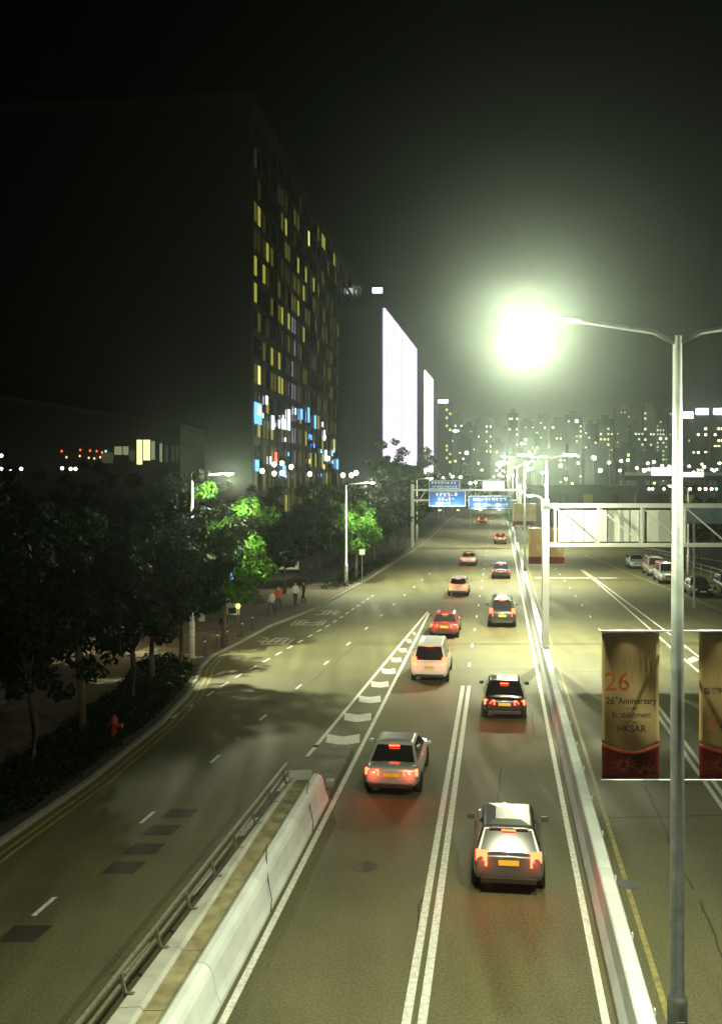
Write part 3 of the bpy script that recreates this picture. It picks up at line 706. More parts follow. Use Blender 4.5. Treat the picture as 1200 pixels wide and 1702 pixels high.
# ------------------------------------------------------------------ vehicles
KINDS = dict(
    sedan=dict(L=4.55, hw=.89, belt=.98, roof=1.44, gb=(-1.80, 1.15), gt=(-1.05, .28), tl=(.60, .80, .44, .19),
               st=((-1.0, .46, .84, .80), (-.965, .34, .97, .90), (-.85, .25, 1.01, .975), (-.5, .2, .99, 1.0), (0, .2, .96, 1.0), (.45, .2, .94, .99), (.75, .22, .86, .97), (.94, .28, .73, .9), (1.0, .42, .62, .78))),
    hatch=dict(L=4.1, hw=.87, belt=1.0, roof=1.53, gb=(-1.92, 1.0), gt=(-1.55, .2), tl=(.64, .88, .27, .33),
               st=((-1.0, .46, .92, .84), (-.965, .34, 1.0, .93), (-.85, .25, 1.03, .98), (-.5, .2, 1.01, 1.0), (0, .2, .98, 1.0), (.45, .2, .96, .99), (.75, .22, .88, .97), (.94, .28, .75, .9), (1.0, .42, .62, .78))),
    mpv=dict(L=4.75, hw=.91, belt=1.08, roof=1.86, gb=(-2.26, 1.45), gt=(-2.08, .75), tl=(.72, 1.02, .22, .5),
             st=((-1.0, .44, 1.0, .90), (-.97, .34, 1.09, .96), (-.85, .25, 1.11, .99), (-.5, .2, 1.10, 1.0), (0, .2, 1.08, 1.0), (.45, .2, 1.06, .99), (.75, .22, .98, .97), (.94, .28, .84, .92), (1.0, .42, .66, .82))))
wheel_me = None
def wheel_meshes():
    ty = MB(); n = 20
    prof = [(.20, -.1), (.29, -.105), (.315, -.07), (.315, .07), (.29, .105), (.20, .1)]
    ty.loft([[(x, r*math.cos(6.2832*j/n), r*math.sin(6.2832*j/n)) for j in range(n)] for r, x in prof], caps=False)
    rm = MB(); rm.loft([[(x, r*math.cos(6.2832*j/n), r*math.sin(6.2832*j/n)) for j in range(n)] for r, x in ((.2, -.075), (.2, .075))])
    return ty.mesh('tyre', 'tyre', True), rm.mesh('rim', 'rim')
TY, RM = wheel_meshes()
def car(label, x, y, rz, kind, paint, lit=True, group=None, signal=False):
    K = KINDS[kind]; h2 = K['L']/2; hw = K['hw']
    t = thing('car', label, 'car', (x, y, 0), rz, group)
    rings = []
    for (f, zb, ztp, wf) in K['st']:
        w_ = hw*wf; yy = f*h2; dz = ztp - zb
        half = [(w_*.90, zb), (w_*.985, zb + .22*dz), (w_, zb + .5*dz), (w_*.975, zb + .78*dz), (w_*.90, zb + .95*dz), (w_*.70, ztp)]
        rings.append([(a, yy, c) for a, c in half] + [(0, yy, ztp + .02)] + [(-a, yy, c) for a, c in half[::-1]] + [(0, yy, zb)])
    MB().loft(rings[::-1]).build('body', 'paint_' + paint, t, smooth=True, sub=1)
    (b0, b1), (t0, t1), zb, zr = K['gb'], K['gt'], K['belt'] - .03, K['roof']; wb, wt = hw*.90, hw*.70
    B = [Vector((-wb, b0, zb)), Vector((wb, b0, zb)), Vector((wb, b1, zb)), Vector((-wb, b1, zb))]
    T = [Vector((-wt, t0, zr - .06)), Vector((wt, t0, zr - .06)), Vector((wt, t1, zr - .06)), Vector((-wt, t1, zr - .06))]
    ins = lambda v, s, dz: Vector((v.x*s, (v.y - (t0+t1)/2)*s + (t0+t1)/2, zr + dz))
    T2 = [ins(v, .90, -.005) for v in T]; T3 = [ins(v, .5, .025) for v in T]
    MB().loft([B, T, T2, T3]).build('cabin', 'paint_' + paint, t, bevel=.03, smooth=False)
    def pane(nm, q, m=.06, lo=.1, hi=.94, a=0., c=1.):
        p0, p1, p2, p3 = q; n = (p1 - p0).cross(p3 - p0).normalized()
        f = lambda s, r: (p0.lerp(p1, s)).lerp(p3.lerp(p2, s), r) + n*.012
        s0, s1 = a + m, c - m; pts = [f(s0, lo), f(s1, lo), f(s1, hi), f(s0, hi)]
        o = MB().quad(*pts).build(nm, 'glass_dark', t); return o
    pane('rear_window', (B[0], B[1], T[1], T[0])); pane('windscreen', (B[2], B[3], T[3], T[2]))
    for q in ((B[1], B[2], T[2], T[1]), (B[3], B[0], T[0], T[3])):
        pane('side_window', q, .04, .12, .93, 0.02, .52); pane('side_window', q, .04, .12, .93, .48, .98)
    for sx in (-1, 1):
        for f in (-.62, .64):
            wo = link('wheel', TY, t); wo.location = (sx*(hw - .1), f*h2, .315); link('rim', RM, wo)
            n = 14; ar = MB()
            ar.loft([[(sx*(hw*.99), f*h2 + r*math.cos(math.pi*j/n), .3 + r*math.sin(math.pi*j/n)) for j in range(n+1)] for r in (.33, .385)], closed=False)
            ar.build('wheel_arch', 'black_trim', t)
    lx, lz, lw, lh = K['tl']
    tm = 'tail_red' if lit else 'tail_off'
    for s in (-1, 1):
        yb = -h2*.975
        pts = lambda dy: [(s*(lx - lw/2), yb + dy - .035, lz - lh/2), (s*(lx + lw/2), yb + dy + .05, lz - lh/2), (s*(lx + lw/2), yb + dy + .06, lz + lh/2), (s*(lx - lw/2), yb + dy - .02, lz + lh/2)]
        r0, r1 = pts(-.02), pts(.12)
        MB().loft([r0, r1] if s > 0 else [r1, r0]).build('tail_light', tm, t, bevel=.015)
        if signal and s < 0: MB().box(s*(lx + .02), yb - .06, lz - lh/2 - .06, .16, .06, .08).build('indicator', 'amber', t)
        if lit: point('tail_glow', (s*lx, yb - .22, lz), 15.0, (1, .07, .03), .06, t)
        MB().box(s*hw*.68, h2*.965, .66, .34, .12, .14, -s*.25).build('headlight', 'headlamp_lit' if lit else 'headlamp_off', t, bevel=.03)
        m_ = MB(); m_.box(s*(hw + .08), b1 - .55, K['belt'] + .05, .18, .1, .13); m_.build('mirror', 'paint_' + paint, t, bevel=.03)
    if lit: spot('headlight_beam', (0, h2 + .05, .66), (0, h2 + 14, -.3), 160, (1, .96, .82), 75, t, 1.0, .2)
    MB().box(0, -h2*1.0 - .005, lz - .06 if kind != 'mpv' else .8, .48, .03, .12).build('rear_plate', 'plate_yellow', t)
    MB().box(0, -h2*.985, .40, hw*1.5, .1, .14).build('rear_bumper_trim', 'black_trim', t, bevel=.02)
    MB().box(0, h2*1.0 + .002, .50, .48, .03, .11).build('front_plate', 'plate_white', t)
    MB().box(0, h2*.985, .60 if kind != 'mpv' else .7, hw*.9, .06, .13).build('grille', 'black_trim', t, bevel=.01)
    if kind != 'sedan': MB().box(0, t0 - .02, zr - .05, wt*1.5, .16, .04).build('roof_spoiler', 'paint_' + paint, t, bevel=.01)
    if lit: MB().box(0, (b0*.15 + t0*.85) - .05, zr - .075, .34, .04, .03).build('high_brake_light', 'tail_red', t)
    return t
def lane(y, which): return XL(y) + (1.72 if which == 0 else 5.28)
TR = 'cars driving away in the main carriageway'
for (y, ln, kd, pt, lab, sg) in (
        (33.0, 0, 'sedan', 'silver', 'silver saloon with red tail lights, nearest car in the left lane', False),
        (25.6, 1, 'hatch', 'grey', 'grey hatchback with red tail lights, nearest car in the right lane', False),
        (42.5, 1, 'sedan', 'black', 'black saloon with red tail lights, second in the right lane', False),
        (50.0, 0, 'mpv', 'white', 'white people carrier with red tail lights, second in the left lane', False),
        (63.0, 0, 'sedan', 'maroon', 'dark red saloon, third in the left lane', False),
        (67.5, 1, 'mpv', 'black', 'black people carrier, third in the right lane', False),
        (84.0, 0, 'hatch', 'white', 'white hatchback with amber indicator, fourth in the left lane', True),
        (98.0, 1, 'sedan', 'blue', 'dark blue saloon, fourth in the right lane', False),
        (112.0, 0, 'sedan', 'silver', 'distant silver saloon approaching the blue signs, left lane', False),
        (146.0, 1, 'hatch', 'black', 'distant black hatchback passing under the blue signs, right lane', False),
        (205.0, 0, 'mpv', 'grey', 'farthest grey people carrier beyond the blue signs', False)):
    car(lab, lane(y, ln), y, ROAD_ANG, kd, pt, True, TR, sg)
PK = 'cars parked at the right'
car('first silver people carrier parked beside the lamp pole on the right', 28.6, 93.5, R(172), 'mpv', 'silver', False, PK)
car('second silver people carrier parked behind the first', 29.4, 100.0, R(172), 'mpv', 'champagne', False, PK)
car('small grey car parked last, behind the two silver people carriers', 29.6, 107.5, R(172), 'hatch', 'silver', False, PK)
car('black car parked nearest, half hidden in shade at right edge', 28.2, 83.5, R(172), 'sedan', 'black', False, PK)
car('dark parked car tucked behind the nearest black one', 31.4, 85.5, R(172), 'hatch', 'grey', False, PK)

# ------------------------------------------------------------------ left pavement furniture
hp = P(190, 1232, .13)
h = thing('fire_hydrant', 'red fire hydrant in the dark verge by the kerb', 'hydrant', (hp.x, hp.y, .13))
MB().lathe([(.15, 0), (.15, .06), (.10, .08), (.10, .62), (.135, .64), (.135, .70), (.12, .82), (.06, .92), (.04, .98), (.0, .99)], n=16).build('barrel', 'hydrant_red', h, smooth=True)
MB().tube([(0, 0, .6), (.28, -.05, .6)], [.085, .075], 12).build('outlet', 'hydrant_red', h); MB().tube([(.27, -.05, .6), (.33, -.06, .6)], .1, 12).build('outlet_cap', 'hydrant_red', h)
MB().tube([(0, 0, .6), (-.2, .05, .6)], [.07, .07], 12).build('outlet', 'hydrant_red', h)
def lantern(label, x, y, z, grp='amber garden lanterns'):
    t = thing('garden_lantern', label, 'lantern', (x, y, .13), 0, grp)
    MB().lathe([(.06, 0), (.045, .1), (.035, z - .25)], n=10).build('post', 'dark_steel', t, smooth=True)
    MB().lathe([(.04, z - .25), (.12, z - .18), (.14, z - .08), (.11, z + .02), (.03, z + .07)], n=12).build('globe', 'lamp_amber', t, smooth=True)
    MB().lathe([(.15, z + .06), (.09, z + .12), (.01, z + .15)], n=12).build('cap', 'dark_steel', t)
    point('lantern_light', (.0, -.25, z - .05), 26, (1, .6, .2), .08, t)
for i, (u, v) in enumerate(((162, 1024), (191, 1010), (225, 1020), (253, 1006), (295, 1008), (396, 1007))):
    p = P(u, v, 2.0); lantern(('farthest left amber lantern in the dark plaza', 'second amber lantern from the left in the plaza', 'low amber lantern third from the left', 'small amber lantern fourth from the left', 'amber lantern just left of the white lamp pole', 'amber lantern in front of the pale notice board')[i], p.x, p.y, 1.95)
def bollard_light(label, u, v):
    p = P(u, v, .13); t = thing('light_column', label, 'light column', (p.x, p.y, .13))
    MB().lathe([(.24, 0), (.24, 1.2), (.25, 1.22), (.25, 1.3)], n=18).build('drum', 'board_pale', t, smooth=False)
    MB().lathe([(.20, 1.301), (.22, 1.34), (.12, 1.40), (.02, 1.42)], n=18).build('lit_cap', 'panel_white', t, smooth=True)
    point('cap_light', (0, 0, 1.62), 18, (1, .95, .75), .1, t)
bollard_light('stout pale drum light with glowing cap in the plaza', 210, 1080)
bollard_light('pale drum light behind the lamp pole', 335, 1032)
# notice board
p = P(388, 1036, .13); nb = thing('notice_board', 'pale framed notice board standing on the pavement', 'notice board', (p.x, p.y, .13), R(-6))
for s in (-1, 1): MB().box(s*.5, 0, 1.0, .07, .07, 2.0).build('post', 'dark_steel', nb)
MB().box(0, 0, 1.25, .96, .06, 1.35).build('board', 'board_pale', nb); MB().box(-.05, -.04, .85, .55, .02, .4).build('poster', 'cloth_blue', nb)
MB().box(-.05, -.05, 2.03, 1.25, .3, .06).build('canopy', 'board_pale', nb)
# bollards along the lay-by kerb
for i, (u, v) in enumerate(((341, 1090), (361, 1079), (378, 1072), (403, 1058), (420, 1047))):
    p = P(u, v, .13); t = thing('bollard', 'dark slim bollard by the lay-by, %s counting from the white pole' % ('first', 'second', 'third', 'fourth', 'fifth')[i], 'bollard', (p.x, p.y, .13), 0, 'bollards by the lay-by')
    MB().lathe([(.07, 0), (.055, .05), (.055, .92), (.06, .95), (.03, 1.02)], n=12).build('shaft', 'dark_steel', t, smooth=True); MB().lathe([(.058, .75), (.06, .78), (.058, .83)], n=12).build('band', 'plate_white', t)
# pole sign by the far verge
p = P(611, 972, .13); t = thing('road_sign', 'small square sign on a thin post in the far left verge', 'sign', (p.x - .5, p.y, .13))
MB().tube([(0, 0, 0), (0, 0, 3.1)], .035, 8).build('post', 'galvanised', t); MB().box(0, -.05, 2.95, .5, .02, .5).build('plate', 'sign_back', t)

# people
def person(label, x, y, rz, top, legs, pose=0.0):
    rr = random.Random(label); me = bpy.data.meshes.new('person')
    st = .16 + pose
    V = [(0, 0, .95), (0, 0, 1.15), (0, 0, 1.38), (0, .01, 1.5), (0, .02, 1.60), (0, .02, 1.72),
         (.17, 0, 1.40), (.24, .02, 1.14), (.23, .12, .90), (.23, .15, .80), (-.17, 0, 1.40), (-.24, -.02, 1.14), (-.23, .06, .90), (-.23, .09, .80),
         (.10, 0, .88), (.11, st, .50), (.11, st*.7, .08), (.11, st*.7 + .16, .04), (-.10, 0, .88), (-.11, -st*.4, .50), (-.11, -st*1.3, .08), (-.11, -st*1.3 + .16, .04)]
    E = [(0, 1), (1, 2), (2, 3), (3, 4), (4, 5), (2, 6), (6, 7), (7, 8), (8, 9), (2, 10), (10, 11), (11, 12), (12, 13), (0, 14), (14, 15), (15, 16), (16, 17), (0, 18), (18, 19), (19, 20), (20, 21)]
    rad = [.15, .14, .16, .06, .09, .085, .07, .05, .038, .035, .07, .05, .038, .035, .09, .065, .045, .04, .09, .065, .045, .04]
    me.from_pydata(V, E, []); ob = bpy.data.objects.new('person', me); C.objects.link(ob)
    m = ob.modifiers.new('skin', 'SKIN'); 
    if not me.skin_vertices: me.attributes.new('skin', 'FLOAT', 'POINT')
    for i, r in enumerate(rad): me.skin_vertices[0].data[i].radius = (r, r*.8 if i < 3 else r)
    me.skin_vertices[0].data[0].use_root = True
    s = ob.modifiers.new('sub', 'SUBSURF'); s.levels = 1; s.render_levels = 1
    bpy.context.view_layer.update(); dg = bpy.context.evaluated_depsgraph_get(); m2 = bpy.data.meshes.new_from_object(ob.evaluated_get(dg))
    bpy.data.objects.remove(ob); m2.materials.clear()
    for k in (legs, top, 'skin', 'cloth_black'): m2.materials.append(M[k])
    for pl in m2.polygons:
        c = pl.center; pl.use_smooth = True
        pl.material_index = 3 if (c.z > 1.68 or (c.z > 1.6 and c.y < 0) or c.z < .07) else 2 if (c.z > 1.46 or (abs(c.x) > .17 and c.z < 1.0)) else 1 if c.z > .93 else 0
    o = link('person', m2); o.location = (x, y, .14); o.rotation_euler = (0, 0, rz); return tag(o, label, 'person')
for (u, v, rz, tp, lg, lab, ps) in ((372, 1066, .5, 'cloth_black', 'cloth_black', 'person in dark clothes walking beside the notice board', .12),
                                    (452, 1022, 2.5, 'cloth_white', 'cloth_blue', 'person in white top walking on the left pavement', .1),
                                    (463, 1014, 2.9, 'cloth_orange', 'cloth_blue', 'person in orange top on the left pavement', .02),
                                    (491, 1006, 3.4, 'cloth_white', 'cloth_black', 'person in pale top farther along, near the kerb', .1),
                                    (505, 1004, 1.2, 'cloth_black', 'cloth_black', 'person in black beside the pale-topped walker', .04)):
    p = P(u, v, .13); person(lab, p.x, p.y, rz, tp, lg, ps)

# pavilion shop behind the pavement
emit('shop_white', (.95, 1, .95), 2.6); emit('neon_blue', (.1, .3, 1), 3.0); emit('neon_cyan', (.35, .9, 1), 2.2); emit('shop_dim', (.9, .8, .45), .35); emit('neon_red', (1, .12, .05), 2.5)
pv = thing('pavilion_shop', 'low dim shop pavilion with lit signs behind the left trees', 'shop', (-12.0, 101.0, .13), R(-4))
MB().box(0, 1.5, 1.7, 12, 4, 3.4).build('wall', 'facade_brown', pv); MB().box(0, .9, 3.55, 13, 6, .3).build('roof', 'facade_dark', pv)
for k in range(5): MB().box(-4.8 + 2.4*k, -.53, 1.5, 2.0, .04, 2.2).build('shop_window', 'shop_dim' if k in (1, 2, 4) else 'glass_dark', pv)
MB().box(2.9, -.62, 3.0, 2.6, .08, .3).build('cyan_sign', 'neon_cyan', pv); MB().box(-2, -.62, 3.0, 2.0, .08, .26).build('red_fascia', 'red_panel', pv); MB().box(3.2, -.58, 1.3, 1.0, .1, 1.4).build('red_stand', 'red_panel', pv)
lb = P(408, 948, 2.3); t = thing('light_box', 'tall white glowing light box under the lit tree', 'light box', (lb.x, lb.y, .13))
MB().box(0, 0, .85, .12, .12, 1.7).build('post', 'dark_steel', t); MB().box(0, 0, 2.7, .7, .16, 2.0).build('case', 'dark_steel', t); MB().box(0, -.1, 2.7, .62, .05, 1.9).build('lit_face', 'shop_white', t)
nbp = P(386, 965, 1.8); t = thing('neon_sign', 'thin vertical blue neon sign on a pole in the plaza', 'sign', (nbp.x, nbp.y, .13))
MB().box(0, 0, 1.5, .08, .08, 3.0).build('pole', 'dark_steel', t); MB().box(0, -.08, 2.4, .16, .06, 1.3).build('neon_strip', 'neon_blue', t)

# ------------------------------------------------------------------ tall dark tower on the left
for nm, c, s in (('win_yellow', (.80, .80, .12), .42), ('win_dim', (.60, .56, .07), .13), ('win_faint', (.5, .42, .1), .045), ('win_warm', (1, .66, .25), 1.8), ('win_blue', (.15, .45, 1), 2.0), ('win_white', (.8, .95, 1), 2.5), ('win_bright', (.9, .9, .25), 1.1)):
    emit(nm, c, s)
TW = thing('office_tower', 'tall dark tower with scattered yellow lit windows on the left', 'building', (0, 0, 0))
FD = .106; TY0, TY1 = 120.0, 246.0
def fx(y): return -13.2 + FD*(y - TY0)
ZT = 55.0
b = MB(); back = 34
base = [(fx(TY0), TY0), (fx(TY1), TY1), (fx(TY1) - back, TY1 + 4), (fx(TY0) - back, TY0 + 4)]
b.loft([[(x, y, z) for x, y in base] for z in (0, ZT)]); b.build('wall', 'facade_dark', TW)
MB().loft([[(x, y, z) for x, y in base] for z in (ZT + .002, ZT + 1.2)]).build('parapet', 'facade_brown', TW)
nrm = Vector((1, -FD, 0)).normalized(); tan = Vector((FD, 1, 0)).normalized()
FH = 3.3; CS = 5.2; wm = {}
def facade_win(s, z, wd, ht, m, proud=.05):
    key = (m, round(wd, 2), round(ht, 2))
    if key not in wm:
        wm[key] = MB().box(0, 0, 0, .06, wd, ht).mesh('window', m)
    p = Vector((fx(TY0), TY0, 0)) + tan*s + nrm*proud; o = link('window', wm[key], TW); o.location = (p.x, p.y, z); o.rotation_euler = (0, 0, -math.atan(FD)); return o
rr = random.Random(21); unlit = MB(); ncol = 24; nfl = 15
for c in range(ncol):
    s0 = 2.2 + c*CS
    dens = .5
    for f in range(nfl):
        z = 6.0 + f*FH
        for h_ in (0, 1):
            s = s0 + h_*2.2; q = rr.random()
            lit = q < dens*(.5 if f > 11 else 1.0)
            if lit:
                m = rr.choices(('win_yellow', 'win_dim', 'win_faint', 'win_warm', 'win_white', 'win_blue', 'win_bright'), (20, 40, 50, 1, .15, .15, 2))[0]
                facade_win(s, z, 1.25, 2.3, m)
            else:
                p = Vector((fx(TY0), TY0, 0)) + tan*s + nrm*.04; a = tan*.62
                unlit.quad(p - a + Vector((0, 0, z - 1.15)), p + a + Vector((0, 0, z - 1.15)), p + a + Vector((0, 0, z + 1.15)), p - a + Vector((0, 0, z + 1.15)))
o = unlit.build('unlit_windows', 'glass_dark', TW); o['kind'] = 'stuff'
fins = MB()
for c in range(ncol + 1):
    p = Vector((fx(TY0), TY0, 0)) + tan*(.5 + c*CS) + nrm*.04; fins.box(p.x, p.y, ZT/2, .16, .35, ZT, -math.atan(FD))
o = fins.build('facade_fins', 'facade_brown', TW); o['kind'] = 'stuff'
for k in range(5): facade_win(105 + k*4.2, 42.5 - .2*k, 1.3, 2.4, 'win_warm', .06)
# shop signs at its foot
for (s, z, wd, ht, m) in ((2.5, 17.6, 4.2, 2.6, 'win_blue'), (3.2, 18.0, 2.2, 1.2, 'shop_white'), (2.0, 11.2, 2.0, 1.4, 'win_blue'), (12, 17.0, 1.6, 1.8, 'win_white'), (20, 17.2, 3.4, 1.4, 'win_white'), (24, 18.0, 1.6, 3.0, 'win_white'), (35, 19.5, 1.6, 1.6, 'win_blue'), (42, 19.8, 1.6, 2.4, 'win_blue'), (49, 19.0, 1.6, 2.2, 'win_blue'),
                      (20, 10.6, 2.6, 1.6, 'win_blue'), (14, 12.4, 1.4, 1.4, 'neon_red'), (62, 13.6, 2.2, 2.0, 'win_white'), (78, 12.2, 2.6, 2.0, 'neon_blue'), (97, 14.0, 3.0, 2.2, 'neon_blue'), (92, 18.0, 2.4, 3.0, 'win_warm'), (104, 17.0, 2.2, 2.0, 'win_white'), (60, 17.2, 1.6, 1.8, 'win_white')):
    o = facade_win(s, z, wd, ht, m, .3); o.name = 'lit_sign'
rz_ = random.Random(8)
for k in range(34):
    o = facade_win(rz_.uniform(4, 118), rz_.uniform(9.5, 20), rz_.uniform(.5, 1.3), rz_.uniform(.5, 1.1), rz_.choice(('win_white', 'win_blue', 'neon_blue', 'neon_cyan', 'win_white', 'win_warm')), .25 + .002*k); o.name = 'lit_sign'
emit('lamp_ball', (1, .86, .62), 8.0)
for i, (u, v, y) in enumerate(((436, 783, 112), (456, 772, 112), (456, 787, 112), (469, 770, 113), (469, 786, 112), (484, 776, 112), (515, 788, 113), (545, 762, 114), (570, 790, 113), (584, 790, 113), (592, 786, 113))):
    z = 10 + (790 - v)*y/1655 + .01; t = thing('plaza_lamp', 'warm globe lamp at the foot of the dark tower, %s from the left' % ('first', 'second (upper)', 'second (lower)', 'third (upper)', 'third (lower)', 'fourth', 'fifth', 'sixth', 'seventh', 'eighth', 'ninth')[i], 'lamp', ((u - 600)*y/1655, y, .13), 0, 'globe lamps at the foot of the tower')
    MB().tube([(0, 0, 0), (0, 0, z - .3)], .05, 8).build('post', 'dark_steel', t); MB().lathe([(.05, z - .42), (.2, z - .32), (.26, z - .13), (.2, z + .05), (.05, z + .13)], n=12).build('globe', 'lamp_ball', t, smooth=True)

# ------------------------------------------------------------------ blocks with glowing screens
def screen_block(label, u0, u1, Y, slope, zt, zb, depth, roof):
    x0 = (u0 - 600)/1655*Y; k1 = (u1 - 600)/1655; yf = Y*(slope - (u0 - 600)/1655)/(slope - k1); x1 = x0 + slope*(yf - Y)
    t = thing('screen_building', label, 'building', (0, 0, 0))
    base = [(x0 - .6, Y), (x1 - .6, yf), (x1 - .6 - depth, yf + depth*slope), (x0 - .6 - depth, Y + depth*slope)]
    MB().loft([[(x, y, z) for x, y in base] for z in (0, roof)]).build('wall', 'facade_dark', t)
    MB().loft([[(x, y, z) for x, y in base] for z in (roof + .002, roof + .9)]).build('parapet', 'facade_brown', t)
    n = 30; L = math.hypot(x1 - x0, yf - Y); rr = random.Random(int(Y))
    for k in range(n):
        a, c = (k + .001)/n, (k + .999)/n
        ring = lambda z: [(x0 + (x1-x0)*a - .4, Y + (yf-Y)*a, z), (x0 + (x1-x0)*a, Y + (yf-Y)*a, z), (x0 + (x1-x0)*c, Y + (yf-Y)*c, z), (x0 + (x1-x0)*c - .4, Y + (yf-Y)*c, z)]
        MB().loft([ring(zb), ring(zt)]).build('screen_panel', 'led_%d' % rr.randrange(4), t)
    return t
for k, (c, s) in enumerate((((.90, .82, 1.0), 1.45), ((.78, .67, 1.0), 1.25), ((1, .95, 1), 1.9), ((.86, .77, 1.0), 1.35))): emit('led_%d' % k, c, s)
screen_block('building carrying the big glowing white and lavender screen', 640, 693, 200.0, .155, 43.6, 12.6, 30, 43.0)
screen_block('building carrying the narrower glowing screen behind the big one', 707, 720.5, 300.0, .155, 41.7, 9.0, 25, 41.0)
t = thing('slim_tower', 'slim tower with a lit crown right of the narrow screen', 'building', ((741-600)/1655*420, 420, 0))
MB().box(0, 5, 20.4, 5.5, 9, 40.8).build('wall', 'far_wall', t); MB().box(-1.2, .1, 41.2, 4.2, .8, 1.2).build('lit_crown', 'lamp_ball', t)
b = MB()
for k in range(22):
    if random.random() < .5: b.box(random.choice((.4, 1.8)), .46, 2 + 1.7*k, .9, .06, 1.0)
b.build('lit_windows', 'win_bright', t)['kind'] = 'stuff'
t = thing('roof_sign', 'small white lit rooftop sign left of the big screen', 'sign', ((630-600)/1655*230, 252, 55.0))
# (stands on the tower's far roof corner)
for s in (-1, 1): MB().box(s*.9, 0, .6, .12, .12, 1.2).build('leg', 'dark_steel', t)
MB().box(0, 0, 1.8, 2.6, .3, 1.4).build('case', 'win_white', t)
bpy.data.objects.remove(t.children[2]) if False else None

# ------------------------------------------------------------------ low lit hall on the far left
hy = 105.0; hx = lambda u: (u - 600)/1655*hy; hz = lambda v: 10 + (790 - v)*hy/1655
hall = thing('low_hall', 'low dark hall with a bright glazed corner at far left', 'building', (0, 0, 0))
ring = lambda x, z: [(x, hy, 0), (x, hy, z), (x, hy + 22, z), (x, hy + 22, 0)]
MB().loft([ring(hx(-60), hz(655)), ring(hx(300), hz(712))][::-1]).build('wall', 'facade_dark', hall)
MB().loft([[(x, hy - .8, z), (x, hy - .8, z + .5), (x, hy + 23, z + .5), (x, hy + 23, z)] for x, z in ((hx(-62), hz(655)), (hx(303), hz(712)))][::-1]).build('roof', 'facade_brown', hall)
emit('hall_glow', (.80, .86, .36), 1.5); emit('hall_mid', (.6, .7, .35), .35); emit('hall_dim', (.5, .6, .3), .07)
for (u0, u1, v0, v1, m) in ((228, 237, 731, 772, 'hall_glow'), (239, 250, 731, 765, 'hall_glow'), (252, 258, 733, 764, 'hall_mid'), (266, 270, 737, 768, 'hall_mid'), (276, 279, 740, 768, 'hall_dim'), (286, 289, 742, 768, 'hall_dim'), (293, 296, 742, 768, 'hall_dim'),
                            (191, 203, 742, 756, 'hall_mid'), (205, 214, 742, 756, 'hall_mid'), (216, 224, 748, 766, 'hall_dim'), (170, 189, 752, 770, 'hall_dim')):
    MB().box((hx(u0)+hx(u1))/2, hy - .05, (hz(v0)+hz(v1))/2, hx(u1)-hx(u0), .08, hz(v0)-hz(v1)).build('window', m, hall)
for (u, v, m) in ((104, 750, 'neon_red'), (135, 748, 'neon_red'), (151, 749, 'neon_red'), (162, 750, 'neon_red'), (171, 752, 'neon_red'), (177, 750, 'neon_cyan'), (112, 760, 'win_warm'), (134, 758, 'win_warm'), (149, 761, 'win_warm'), (158, 762, 'win_warm'), (168, 760, 'win_warm')):
    MB().box(hx(u), hy - .2, hz(v), .13, .13, .2).build('small_light', m, hall)
for i, (u, v) in enumerate(((3, 758), (3, 780), (18, 780), (36, 780), (104, 779), (118, 780), (126, 780), (23, 1081))):
    z = 10 - (v - 790)*70/1655; yy = 98
    if v > 1000: yy = 46; z = 10 - (v-790)*yy/1655
    else: z = 10 + (790 - v)*yy/1655
    t = thing('path_lamp', 'small globe lamp on a thin post glinting in the dark at far left', 'lamp', ((u-600)/1655*yy, yy, .13), 0, 'globe lamps at far left')
    MB().tube([(0, 0, 0), (0, 0, z - .2)], .04, 8).build('post', 'dark_steel', t); MB().lathe([(.03, z - .25), (.13, z - .19), (.17, z - .08), (.12, z + .03), (.03, z + .07)], n=12).build('globe', 'lamp_ball', t, smooth=True)

# ------------------------------------------------------------------ right background
wk = thing('elevated_walkway', 'dark elevated walkway with a lit edge at far right', 'walkway', (0, 150, 0))
MB().box(72, 0, 9.6, 66, 5, .7).build('deck', 'far_wall', wk); MB().box(72, -2.6, 10.2, 66, .12, .5).build('parapet', 'concrete', wk)
for x in range(42, 106, 12): MB().box(x, 0, 4.6, 1.0, 1.0, 9.3).build('pier', 'far_wall', wk)
for (u, m) in ((1078, 'shop_white'), (1084, 'shop_white'), (1103, 'shop_white'), (1146, 'lamp_ball'), (1162, 'lamp_ball'), (1172, 'lamp_ball'), (1182, 'lamp_ball'), (1190, 'neon_cyan')):
    x = (u - 600)/1655*147.3; MB().lathe([(.05, 7.75), (.17, 7.82), (.22, 7.98), (.17, 8.14), (.05, 8.2)], x, -2.7, 10).build('soffit_light', m, wk)
MB().box(44.6, -2.75, 10.55, 3.4, .1, 1.2).build('white_sign', 'panel_white', wk); MB().box(48.6, -2.75, 10.1, 4, .1, .7).build('white_sign', 'panel_white', wk)
pw = thing('podium_block', 'low dark block with lit doorway beyond the right gantry', 'building', (40, 158, 0))
MB().box(2, 6, 4, 26, 12, 8).build('wall', 'far_wall', pw); MB().box(2, 6, 8.2, 27, 13, .4).build('roof', 'far_wall', pw)
for k in range(6): MB().box(-8 + 4*k, -.05, 6.2, 1.4, .1, 1.6).build('window', 'win_dim' if k % 2 else 'glass_dark', pw)
p = P(1180, 960, .2); t = thing('blue_hoarding', 'blue-grey panel above the trees at the right edge', 'sign', ((1180-600)/1655*75, 75, 0))
for s in (-1, 1): MB().box(s*1.2, .1, 3.4, .12, .12, 6.8).build('post', 'galvanised', t)
mat('hoarding_blue', (.10, .15, .22), .6, var=.2, scale=2); MB().box(0, 0, 7.1, 3.6, .1, 1.5).build('panel', 'hoarding_blue', t)
